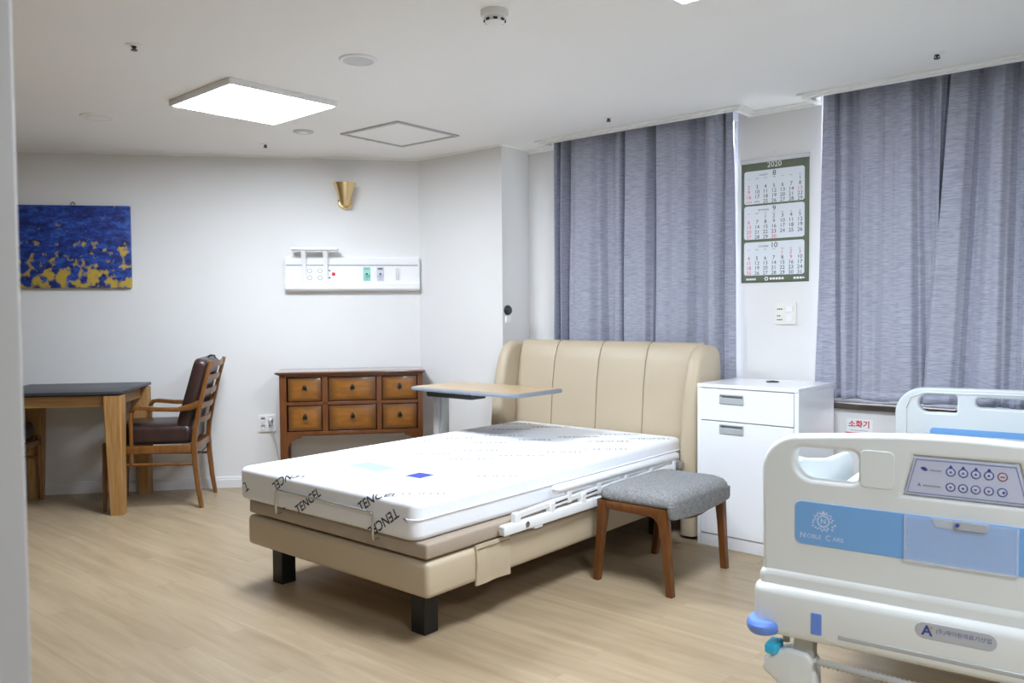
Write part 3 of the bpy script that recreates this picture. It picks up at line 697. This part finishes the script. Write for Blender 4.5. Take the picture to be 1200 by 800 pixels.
# ---------------------------------------------------------------- overbed table
t = thing('overbed_table', 'grey-edged wood-top overbed table standing over the bed head', 'table', (-3.26, 3.60, 0), 0)
ZO = .80
MB().plate([rrect(-.435, .425, -.235, .225, .06, 8)], .022, .009, T(0, 0, ZO-.011)).build('edge_band', M['edge'], t)
MB().plate([rrect(-.415, .405, -.215, .205, .045, 8)], .003, .0008, T(0, 0, ZO+.0007)).build('table_top', M['tabletop'], t)
ar = MB().box(-.36, .02, -.15, -.02, ZO-.062, ZO-.022, .010).build('support_arm', M['carbon'], t)
MB().lathe([(0, -.02), (.016, -.02), (.016, .02), (0, .02)], 16, T(-.37, -.10, ZO-.05) @ RX(90)).build('height_lever', M['black'], ar)
MB().box(-.352, -.302, -.10, -.03, .07, ZO-.05, .006).build('outer_column', M['silver'], t)
MB().box(-.300, -.276, -.095, -.035, .35, ZO-.06, .004).build('inner_column', M['zinc'], t)
bs = MB().box(-.36, .26, -.30, -.245, .045, .075, .006).box(-.36, .26, .115, .17, .045, .075, .006).box(-.36, -.29, -.26, .14, .045, .075, .006).build('base_frame', M['steel'], t)
for xx in (-.33, .23):
    for yy in (-.272, .142):
        MB().lathe([(0, -.012), (.022, -.012), (.024, 0), (.022, .012), (0, .012)], 16, T(xx, yy, .024) @ RX(90)).box(xx-.01, xx+.01, yy-.018, yy+.018, .03, .047, .003).build('caster', M['black'], t)

# ---------------------------------------------------------------- grey stool
t = thing('stool', 'grey fabric stool with walnut legs beside the beige bed', 'stool', (-1.952, 3.395, 0), 0)
fx0, fx1 = -.172, .182
for sy in (-1, 1):
    ye = sy*.262; yt = sy*.272
    for sx, xb, xt in ((-1, -.196, fx0+.02), (1, .190, fx1-.02)):
        yb = sy*.262
        MB().tube([(xb, yb, 0), (xb+(xt-xb)*.6, yb+(yt-yb)*.6, .22), (xt, yt, .345), (xt, yt, .385)], .02, sq=[(.016, .016), (.018, .019), (.021, .026), (.021, .028)]).build('leg', M['walnut'], t)
    MB().prism([(fx0, .385), (fx0, .352), (fx0+.05, .350), (fx0+.085, .345), (fx1-.085, .345), (fx1-.06, .338), (fx1-.04, .315), (fx1, .31), (fx1, .385)], -.019, .019, .004, 2, T(0, yt, 0) @ UP).build('top_rail', M['walnut'], t)
cx0, cx1, cy0, cy1 = -.180, .212, -.290, .290
rings = []
for z, i in ((.3855, .012), (.390, .003), (.402, 0), (.418, .003), (.432, .014), (.441, .034), (.446, .07), (.448, .12)):
    rings.append([(x, y, z+.010*(1-((x-.016)/.2)**2)*(1 if z > .43 else 0)) for x, y in rrect(cx0+i*.7, cx1-i, cy0+i, cy1-i, .05, 7)])
seat = MB().loft(rings).build('seat_cushion', M['grey_fab'], t, 60)
MB().loft([[(x, y*w_, z) for y, z in ((-.288, .352), (-.279, .342), (-.15, .332), (0, .326), (.15, .332), (.279, .342), (.288, .352), (.29, .400), (-.29, .400))] for x, w_ in ((.1845, .97), (.188, .985), (.200, .99), (.209, .975), (.2125, .94))]).build('cushion_border', M['grey_fab'], seat, 50)
MB().loft([[(x, y, z) for y, z in [(-.245+.49*k/12, .352-.048*(1-(2*k/12-1)**2)) for k in range(13)]+[(.245, .384), (-.245, .384)]] for x in (-.13, .183)]).build('underside', M['brown_fab'], t, 50)

# ---------------------------------------------------------------- white bedside cabinet
t = thing('bedside_cabinet', 'glossy white bedside cabinet with drawer and door beside the headboard', 'cabinet', (-2.065, 3.955, 0), -2)
CWd, CD, CHt = .555, .452, .862
MB().box(0, .022, .004, CD, 0, CHt-.02, .001, 1).build('side_panel', M['white2'], t)
MB().box(CWd-.022, CWd, .004, CD, 0, CHt-.02, .001, 1).build('side_panel', M['white2'], t)
MB().box(0, CWd, 0, CD, CHt-.02, CHt, .0015, 1).build('top_panel', M['white2'], t)
MB().box(.022, CWd-.022, .006, .022, 0, .066, .001, 1).build('plinth', M['white2'], t)
MB().box(.022, CWd-.022, CD-.012, CD-.002, .03, CHt-.02).box(.022, CWd-.022, .03, CD-.012, .03, .05).build('carcass', M['white2'], t)
def handle(par, x0, x1, z0, z1):
    MB().plate([rrect(x0, x1, z0, z1, .004), rrect(x0+.006, x1-.006, z1-.019, z1-.006, .003)], .006, .0015, T(0, -.003, 0) @ UP).build('handle', M['zinc'], par)
def front(name, z0, z1, hz0, hz1):
    x0, x1 = .132, .268
    o = MB().plate([rrect(.0245, CWd-.0245, z0, z1, .001), rrect(x0+.006, x1-.006, hz1-.019, hz1-.006, .003)], .02, .001, T(0, .010, 0) @ UP).build(name, M['white2'], t)
    handle(o, x0, x1, hz0, hz1)
    MB().box(x0, x1, .0135, .020, hz0, hz1).build('handle_recess', M['shadowgap'], o)
front('drawer', .672, .838, .762, .812)
front('door', .070, .667, .606, .655)
MB().lathe([(.014, 0), (.034, 0), (.034, .003), (.028, .006), (.014, .005)], 28, T(.285, .30, CHt)).build('cable_grommet', M['black'], t)

# ---------------------------------------------------------------- cherry chest of drawers
x, y, z = bw(.493, .025, 0)
t = thing('drawer_chest', 'cherry-stained six-drawer chest against the back wall', 'chest of drawers', (x, y, 0), BW_DEG)
DW, DD, DH = .484, .375, .838
MB().box(-DW-.028, DW+.018, -DD-.024, 0, DH, DH+.012, .004).box(-DW-.014, DW+.006, -DD-.012, 0, DH-.008, DH+.001, .003).build('top', M['cherry_top'], t)
for sx in (-1, 1):
    MB().box(sx*DW-.023 if sx > 0 else -DW, sx*DW if sx > 0 else -DW+.046, -DD, -DD+.04, 0, DH-.008, .002, 1).build('leg', M['cherry'], t) if sx < 0 else MB().box(DW-.035, DW, -DD, -DD+.04, 0, DH-.008, .002, 1).build('leg', M['cherry'], t)
    MB().box(min(sx*DW, sx*(DW-.035)), max(sx*DW, sx*(DW-.035)), -.04, 0, 0, DH-.008, .002, 1).build('leg', M['cherry'], t)
    MB().box(min(sx*(DW-.003), sx*(DW-.02)), max(sx*(DW-.003), sx*(DW-.02)), -DD+.04, -.04, .40, DH-.008).build('side_panel', M['cherry'], t)
colx = [(-.433, -.201), (-.162, .167), (.202, .448)]
rowz = [(.645, .815), (.442, .622)]
fz = MB().box(-DW+.046, DW-.035, -DD+.003, -DD+.02, .815, DH-.008).box(-DW+.046, DW-.035, -DD+.001, -DD+.02, .622, .645, .002, 1).box(-DW+.046, DW-.035, -DD+.001, -DD+.02, .418, .442, .002, 1)
for a, b in ((-.201, -.162), (.167, .202)): fz.box(a, b, -DD+.001, -DD+.02, .442, .815, .002, 1)
fz.box(-DW+.02, DW-.02, -.02, -.006, .41, DH-.01).box(-DW+.02, DW-.02, -DD+.03, -.02, .41, .425)
fz.build('frame', M['cherry'], t)
for sx, a in ((-1, -DW+.044), (1, DW-.033)):
    MB().prism([(a, .42), (a, .335), (a-sx*.016, .345), (a-sx*.03, .375), (a-sx*.06, .392), (a-sx*.095, .40), (a-sx*.10, .42)], 0, .016, .002, 1, T(0, -DD+.018, 0) @ UP).build('corner_bracket', M['cherry'], t)
for z0, z1 in rowz:
    for a, b in colx:
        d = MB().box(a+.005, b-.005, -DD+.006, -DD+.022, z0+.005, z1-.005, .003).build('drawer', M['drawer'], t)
        cx, cz = (a+b)/2, (z0+z1)/2+.012
        kb = MB().plate([[(cx+math.cos(2*PI*k/24)*.011*(1+.25*math.cos(4*PI*k/24)), cz+math.sin(2*PI*k/24)*.021) for k in range(24)]], .003, .001, T(0, -DD+.0045, 0) @ UP)
        kb.lathe([(0, 0), (.005, 0), (.004, .012), (.008, .016), (0, .02)], 12, T(cx, -DD+.004, cz+.008) @ RX(90))
        kb.build('pull_plate', M['iron'], d)
        MB().tube([(cx+.014*math.sin(2*PI*k/16), -DD-.008+.002*math.cos(2*PI*k/16), cz-.008+.014*math.cos(2*PI*k/16)) for k in range(17)], .003, 6).build('ring_pull', M['iron'], d)

# ---------------------------------------------------------------- dining table and armchairs
x, y, z = bw(2.285, .383, 0)
t = thing('dining_table', 'oak dining table with a dark grey top and tapered square legs', 'table', (x, y, 0), BW_DEG)
TX, TY = .395, .352
MB().box(-TX, TX, -TY, TY, .756, .776, .004).build('table_top', M['slate'], t)
MB().box(-TX+.05, TX-.05, -TY+.045, -TY+.068, .678, .752, .002, 1).box(-TX+.05, TX-.05, TY-.068, TY-.045, .678, .752, .002, 1).build('long_apron', M['oakh'], t)
MB().box(-TX+.045, -TX+.068, -TY+.07, TY-.07, .678, .752, .002, 1).box(TX-.068, TX-.045, -TY+.07, TY-.07, .678, .752, .002, 1).build('end_apron', M['oak'], t)
MB().box(-TX+.03, TX-.03, -TY+.03, TY-.03, .748, .757).build('top_spacer', M['dark'], t)
for sx in (-1, 1):
    for sy in (-1, 1):
        ox, oy = sx*(TX-.002), sy*(TY-.006)
        def ring(wd, z): return [(ox-sx*p*wd, oy-sy*q*wd, z) for p, q in ((.06, 0), (.94, 0), (1, .06), (1, .94), (.94, 1), (.06, 1), (0, .94), (0, .06))]
        MB().loft([ring(.078, 0), ring(.088, .25), ring(.106, .72), ring(.106, .748)]).build('leg', M['oak'], t, 30)

x, y, z = bw(1.755, .383, 0)
arm = t = thing('armchair', 'teak ladder-back armchair with dark leather cushions between the oak table and drawer chest', 'chair', (x, y, 0), BW_DEG, 'leather armchairs at the oak table')
hy = .228
for sy in (-1, 1):
    yy = sy*hy
    MB().tube([(.305, yy, 0), (.285, yy, .14), (.270, yy, .30), (.266, yy, .42), (.274, yy, .50), (.306, yy, .66), (.345, yy, .82), (.380, yy, .945), (.382, yy, .952)], .014, sq=[(.012, .013), (.014, .016), (.015, .019), (.015, .020), (.014, .018), (.0135, .016), (.012, .014), (.011, .012), (.008, .009)]).build('back_post', M['teak'], t, 50)
    MB().tube([(-.280, yy, 0), (-.275, yy, .2), (-.272, yy, .425), (-.272, yy, .44)], [.012, .015, .016, .012], 12).build('front_leg', M['teak'], t, 50)
    MB().box(-.27, .265, yy-.012, yy+.012, .362, .412, .004).build('seat_rail', M['teak'], t)
    MB().tube([(-.27, yy, .295), (0, yy, .292), (.272, yy, .285)], [.008, .010, .008], 10).build('stretcher', M['teak'], t)
    MB().tube([(-.113, yy, .295), (-.115, yy, .55), (-.110, yy, .625), (-.094, yy, .652), (-.06, yy, .656), (.05, yy, .644), (.17, yy, .640), (.25, yy, .655), (.312, yy, .678)], .013, sq=[(.010, .010), (.011, .012), (.013, .013), (.015, .013), (.017, .013), (.019, .013), (.020, .014), (.018, .020), (.014, .022)]).build('arm', M['teak'], t, 50)
MB().box(-.284, -.262, -hy, hy, .372, .412, .004).build('front_rail', M['teak'], t)
MB().box(.256, .278, -hy, hy, .362, .410, .004).build('rear_rail', M['teak'], t)
for z, x in ((.925, .374), (.835, .349), (.745, .327), (.655, .305), (.560, .287)):
    MB().loft([[(x+.010*math.cos(PI*k/16*2-PI)*.6+.012*math.sin(PI*k/16)+a, -hy+2*hy*k/16, z+b) for a, b in ((-.005, -.018), (.005, -.018), (.009, .018), (-.001, .018))] for k in range(17)]).build('back_slat', M['teak'], t, 40)
MB().tube([(.262, -hy+.02, .335), (.262, 0, .325), (.262, hy-.02, .335)], .004, 8).build('rear_cord', M['black'], t)
MB().loft([[(x, y, z) for x, y in rrect(-.262+i, .250-i, -.212+i, .212-i, .035, 5)] for z, i in ((.414, .02), (.422, .006), (.445, 0), (.5, 0), (.525, .006), (.540, .022), (.548, .06), (.552, .12))]).build('seat_cushion', M['leather'], t, 60)
Mb = Matrix(((math.cos(R(-74)), 0, 0, .235), (0, 1, 0, 0), (0, 0, 1, .715), (0, 0, 0, 1)))
bc = MB().loft([[(x, y, z) for x, y in rrect(-.235+i, .245-i, -.205+i, .205-i, .04, 5)] for z, i in ((-.052, .05), (-.045, .015), (-.03, .002), (0, 0), (.03, .002), (.045, .015), (.052, .05), (.056, .1))], True, T(.252, 0, .722) @ RY(-74)).build('back_cushion', M['leather'], t, 60)
MB().tube([(.30, .05, .955), (.325, .05, .972), (.352, .05, .968), (.356, .05, .952)], .006, 8).build('cushion_strap', M['black'], bc)
x, y, z = bw(2.86, .383, 0)
dup(arm, (x, y, 0), BW_DEG+180, 'dark leather armchair at the far end of the oak table, mostly hidden')

# ---------------------------------------------------------------- hospital bed
t = thing('hospital_bed', 'white and blue hospital bed with a keypad and emblem on its footboard', 'hospital bed', (-.97, 2.25, 0), 5.2)
WB_ = 1.0
def outline(w, z0, z1, r, crown):
    o = []
    for k in range(9): a = R(180-90*k/8); o.append((r+r*math.cos(a), z1-r+r*math.sin(a)))
    for k in range(1, 12): f = k/12; o.append((r+(w-2*r)*f, z1+crown*math.sin(PI*f)))
    for k in range(9): a = R(90-90*k/8); o.append((w-r+r*math.cos(a), z1-r+r*math.sin(a)))
    return o+[(w-.005, z0), (.005, z0)]
hl = lambda m: [(WB_-x, z) for x, z in m][::-1]
# footboard
hole = rrect(.094, .262, .776, .864, [.050, .022, .022, .022], 8)
cpo = [(.372, .762), (.398, .868), (.632, .868), (.658, .762)]
fbm = MB().plate([outline(WB_, .45, .898, .105, .024), hole, hl(hole), cpo], .05, .012, T(0, .025, 0) @ UP, 4)
fb = fbm.build('footboard', M['hosp'], t, 35)
MB().box(.36, .67, .010, .045, .75, .88).build('panel_backing', M['hosp'], fb)
for m_ in (lambda x: x, lambda x: WB_-x):
    a, b = sorted((m_(.268), m_(.352)))
    MB().plate([rrect(a, b, .772, .872, .014)], .004, .0015, T(0, -.0005, 0) @ UP).build('grip_plate', M['hosp'], fb)
MB().plate([outline(WB_+.014, .40, .514, .03, 0)], .064, .022, T(-.007, .025, 0) @ UP, 4).build('flare', M['hosp'], fb, 45)
sh = MB().prism(rrect(-.022, WB_+.022, -.026, .085, .045, 8), .322, .468, .026, 5).build('bumper_shroud', M['hosp'], fb, 45)
MB().box(.22, WB_-.22, -.0285, -.022, .352, .364, .002, 1).build('groove', M['zinc'], sh)
for m_ in (lambda x: x, lambda x: WB_-x):
    a, b = sorted((m_(.148), m_(.176)))
    MB().plate([rrect(a, b, .352, .412, .003)], .004, .001, T(0, -.0265, 0) @ UP).build('lock_window', M['bumper'], sh)
    cxx = m_(.012)
    MB().lathe([(0, -.018), (.050, -.018), (.058, -.006), (.058, .008), (.05, .018), (0, .02)], 28, T(cxx, .0, .345) @ Matrix.Diagonal((.85, 1.1, 1, 1))).build('corner_bumper', M['bumper'], fb)
# control panel
cp = MB().plate([[(.376, .766), (.400, .864), (.630, .864), (.654, .766)]], .004, .0012, T(0, .0045, 0) @ UP).build('control_panel', M['lilac'], fb)
ol = [(.382, .771), (.404, .860), (.626, .860), (.648, .771)]; oi = [(.3835, .7725), (.4052, .8585), (.6248, .8585), (.6465, .7725)]
nv = MB().plate([ol, oi], .0006, 0, T(0, .002, 0) @ UP)
bx = [.4835, .5115, .5395, .568, .597]
for i, xx in enumerate(bx):
    rd = MB()
    for zz in (.8335, .795):
        if i == 4 and zz > .8: continue
        MB().lathe([(0, 0), (.0085, 0), (.008, .0015), (0, .002)], 20, T(xx, .0025, zz) @ RX(90)).build('button', M['button'], cp)
        nv.plate([circ(xx, zz, .0112), circ(xx, zz, .0088)], .001, .0002, T(0, .0018, 0) @ UP)
        s_ = 1 if zz > .8 else -1
        if i < 4: nv.prism([(xx-.004, zz-.002*s_), (xx+.004, zz-.002*s_), (xx, zz+.004*s_)][::s_], 0, .0006, 0, 1, T(0, .0004, 0) @ UP)
        else: nv.plate([circ(xx+.003, zz, .0035)], .0006, 0, T(0, .0002, 0) @ UP)
        if i < 4 and zz > .8: nv.prism([(xx-.005, zz+.0115), (xx+.005, zz+.0115), (xx, zz+.0185)], 0, .0006, 0, 1, T(0, .0022, 0) @ UP)
    rb = MB().plate([circ(bx[4], .8335, .0112), circ(bx[4], .8335, .0085)], .001, .0002, T(0, .0018, 0) @ UP)
rb.box(bx[4]-.005, bx[4]+.005, .0002, .0008, .8317, .8353).build('red_button_ring', M['redbtn'], cp)
MB().lathe([(0, 0), (.0085, 0), (.008, .0015), (0, .002)], 20, T(bx[4], .0025, .8335) @ RX(90)).build('button', M['button'], cp)
nv.plate([circ(.421, .8375, .007, 16, .0035)], .0006, 0, T(0, .002, 0) @ UP).plate([circ(.425, .834, .006, 16, .003)], .0006, 0, T(0, .002, 0) @ UP)
nv.text('A', .013, T(.411, .0018, .793) @ UP)
nv.build('panel_print', M['navy'], cp)
g = MB()
for k in range(6): g.box(.436+.0045*k, .4395+.0045*k, .0015, .0024, .8325, .8355)
for k in range(9): g.box(.420+.0046*k, .4236+.0046*k, .0015, .0024, .791, .795)
g.build('panel_caption', M['shadowgap'], cp)
# blue strip, emblem, document pocket, maker's badge
st = MB().plate([rrect(.096, WB_-.096, .594, .714, .018)], .003, .001, T(0, -.001, 0) @ UP).build('blue_strip', M['blue'], fb)
em = MB(); ex, ez = .173, .664
em.plate([circ(ex, ez, .0165, 32), circ(ex, ez, .0135, 32)], .0008, 0, T(0, -.003, 0) @ UP)
em.text('N', .019, T(ex, -.003, ez) @ UP, bold=.0004)
for k in range(26):
    a = 2*PI*k/26
    if abs(a-PI/2) < .35: continue
    rr_ = .0215+.004*(k % 2)+(.006 if math.sin(a) < -.2 and abs(math.cos(a)) > .6 else 0)
    em.plate([[(ex+rr_*math.cos(a)+p*.0035*math.cos(b_), ez+rr_*math.sin(a)+p*.0035*math.sin(b_)) for b_, p in ((a, 1.3), (a+1.6, .6), (a+PI, 1), (a-1.6, .6))]], .0008, 0, T(0, -.003, 0) @ UP)
em.plate([[(ex-.009, ez+.0185), (ex+.009, ez+.0185), (ex+.011, ez+.026), (ex+.005, ez+.0225), (ex, ez+.0295), (ex-.005, ez+.0225), (ex-.011, ez+.026)]], .0008, 0, T(0, -.003, 0) @ UP)
em.text('N', .0215, T(.118, -.003, .6185) @ UP); em.text('OBLE', .0165, T(.1485, -.003, .618) @ UP)
em.text('C', .0215, T(.186, -.003, .6185) @ UP); em.text('ARE', .0165, T(.2125, -.003, .618) @ UP)
em.build('emblem', M['crestw'], st)
dp = MB().box(.378, .634, -.012, -.010, .592, .712, .0008, 1).box(.378, .383, -.0102, -.003, .592, .712).box(.629, .634, -.0102, -.003, .592, .712).box(.378, .634, -.0102, -.003, .592, .597).build('document_pocket', M['clear'], fb)
MB().plate([[(.44, .712), (.452, .690), (.555, .690), (.565, .697), (.572, .712)]], .002, .0005, T(0, -.0062, 0) @ UP).plate([rrect(.494, .568, .692, .714, .007)], .003, .001, T(0, -.0135, 0) @ UP).build('clip', M['badge'], dp)
MB().lathe([(0, 0), (.005, 0), (.005, .004), (0, .004)], 12, T(.502, -.015, .704) @ RX(90)).build('clip_stud', M['navy'], dp)
bg = MB().plate([rrect(.410, .593, .404, .446, .0205, 8)], .003, .001, T(0, -.0265, 0) @ UP).build('maker_badge', M['badge'], sh)
MB().text('A', .036, T(.437, -.0285, .424) @ UP, bold=.001).build('badge_logo', M['navy'], bg)
MB().text('(주)제이원의료기산업', .0140, T(.457, -.0285, .428) @ UP, align='LEFT').build('badge_lettering', M['navy'], bg)
MB().plate([circ(.447, .434, .004, 12)], .0006, 0, T(0, -.0285, 0) @ UP).build('badge_dot', M['brass'], bg)
# headboard
HY = 2.02
h1 = rrect(.105, .268, .756, .840, [.042, .012, .012, .042], 8); h2 = rrect(.345, WB_-.345, .788, .834, .022, 8)
hbm = MB().plate([outline(WB_, .32, .872, .13, .004), h1, hl(h1), h2], .045, .012, T(0, HY, 0) @ UP, 4)
hb2 = hbm.build('headboard', M['hosph'], t, 35)
MB().plate([rrect(.155, WB_-.155, .53, .684, .018)], .003, .001, T(0, HY-.0235, 0) @ UP).build('blue_strip', M['blue'], hb2)
MB().tube([(.05, HY-.024, .60), (.05, HY-.024, .77), (.07, HY-.024, .825), (.13, HY-.024, .85), (.5, HY-.024, .853), (.87, HY-.024, .85), (.93, HY-.024, .825), (.95, HY-.024, .77), (.95, HY-.024, .60)], .004, 8).build('rim_bead', M['hosph'], hb2)
# frame and platform
for m_ in (0, 1):
    gx = .034 if m_ == 0 else WB_-.034
    MB().plate([[(.085, .50), (.085, .765), (.095, .785), (.115, .793), (.27, .790), (.34, .775), (.60, .735), (.86, .72), (.90, .71), (.92, .685), (.92, .56), (.90, .52), (.86, .50)]], .03, .010, T(gx, 0, 0) @ RZ(90) @ UP).build('side_guard', M['hosph'], t, 45)
MB().box(.10, .14, .06, HY-.03, .30, .36, .004).box(WB_-.14, WB_-.10, .06, HY-.03, .30, .36, .004).box(.12, WB_-.12, .09, .14, .30, .36, .004).box(.12, WB_-.12, HY-.14, HY-.09, .30, .36, .004).build('chassis', M['zinc'], t)
MB().box(.07, WB_-.07, .10, HY-.04, .40, .44, .008).box(.3, .36, .2, HY-.2, .355, .405).box(.64, .7, .2, HY-.2, .355, .405).build('mattress_platform', M['hosp'], t)
for cx, cy, rz in ((.115, .03, 0), (WB_-.115, .03, 0), (.115, HY-.1, 0), (WB_-.115, HY-.1, 0)):
    Mx = T(cx, cy, 0)
    mir = -1 if cx < .5 else 1
    cs = MB().box(-.028, .028, -.008, .03, .215, .335, .003, 1, Mx).build('caster_bracket', M['zinc'], t)
    MB().lathe([(0, 0), (.012, 0), (.011, .004), (0, .005)], 16, Mx @ T(-.006, -.008, .262) @ RX(90)).build('bracket_bolt', M['chrome'], cs)
    hd = [(-.095, .205), (-.090, .240), (-.06, .266), (-.02, .280), (.03, .276), (.056, .252), (.060, .15), (.050, .08), (.025, .055), (-.055, .055), (-.068, .13), (-.050, .172), (-.075, .190)]
    if mir > 0: hd = [(-a, b) for a, b in hd][::-1]
    MB().prism(hd, -.034, .034, .012, 3, Mx @ T(-.012*-mir*0-.02*(-mir), .01, 0) @ UP).build('caster_hood', M['hosp'], cs, 45)
    MB().lathe([(0, -.018), (.070, -.018), (.075, -.010), (.075, .010), (.070, .018), (0, .018)], 28, Mx @ T(mir*.005, .01, .075) @ RX(90)).build('wheel', M['black'], cs)
    q = sorted((mir*.066, mir*.104)); MB().box(q[0], q[1], -.040, .03, .258, .290, .010, 3, Mx).build('brake_pedal', M['cyan'], cs)
    q = sorted((mir*.086, mir*.112)); MB().box(q[0], q[1], -.014, .02, .206, .226, .006, 3, Mx).build('release_pedal', M['cyan'], cs)
MB().tube([(.070, .05, .345), (.064, .05, .335), (.060, .05, .325)], .004, 8).lathe([(0, 0), (.010, 0), (.010, .03), (.008, .045), (0, .045)], 14, T(.058, .05, .285)).build('control_lead', M['hose'], t)
hs = MB()
pts = [(.16+.006*k, -.004, .268-.0001*k) for k in range(90)]
hs.tube(pts, [.010+.0022*(1 if k % 2 else -1) for k in range(90)], 10)
hs.build('corrugated_hose', M['hose'], t, 80)
t2 = thing('hospital_mattress', 'pale mattress lying on the hospital bed between its end boards', 'mattress', (-.97, 2.25, .442), 5.2)
MB().loft([[(x, y, z) for x, y in rrect(.08+i, WB_-.08-i, .12+i, HY-.06-i, .05, 6)] for z, i in ((0, .012), (.01, .002), (.03, 0), (.19, 0), (.21, .004), (.22, .016))]).build('cover', mat('pale vinyl', rgb(214, 222, 222), .5), t2, 60)
MB().tube([(.081, .16, .065), (.081, HY-.1, .065)], .004, 6).tube([(.12, .121, .065), (WB_-.12, .121, .065)], .004, 6).build('piping', M['hosp'], t2)
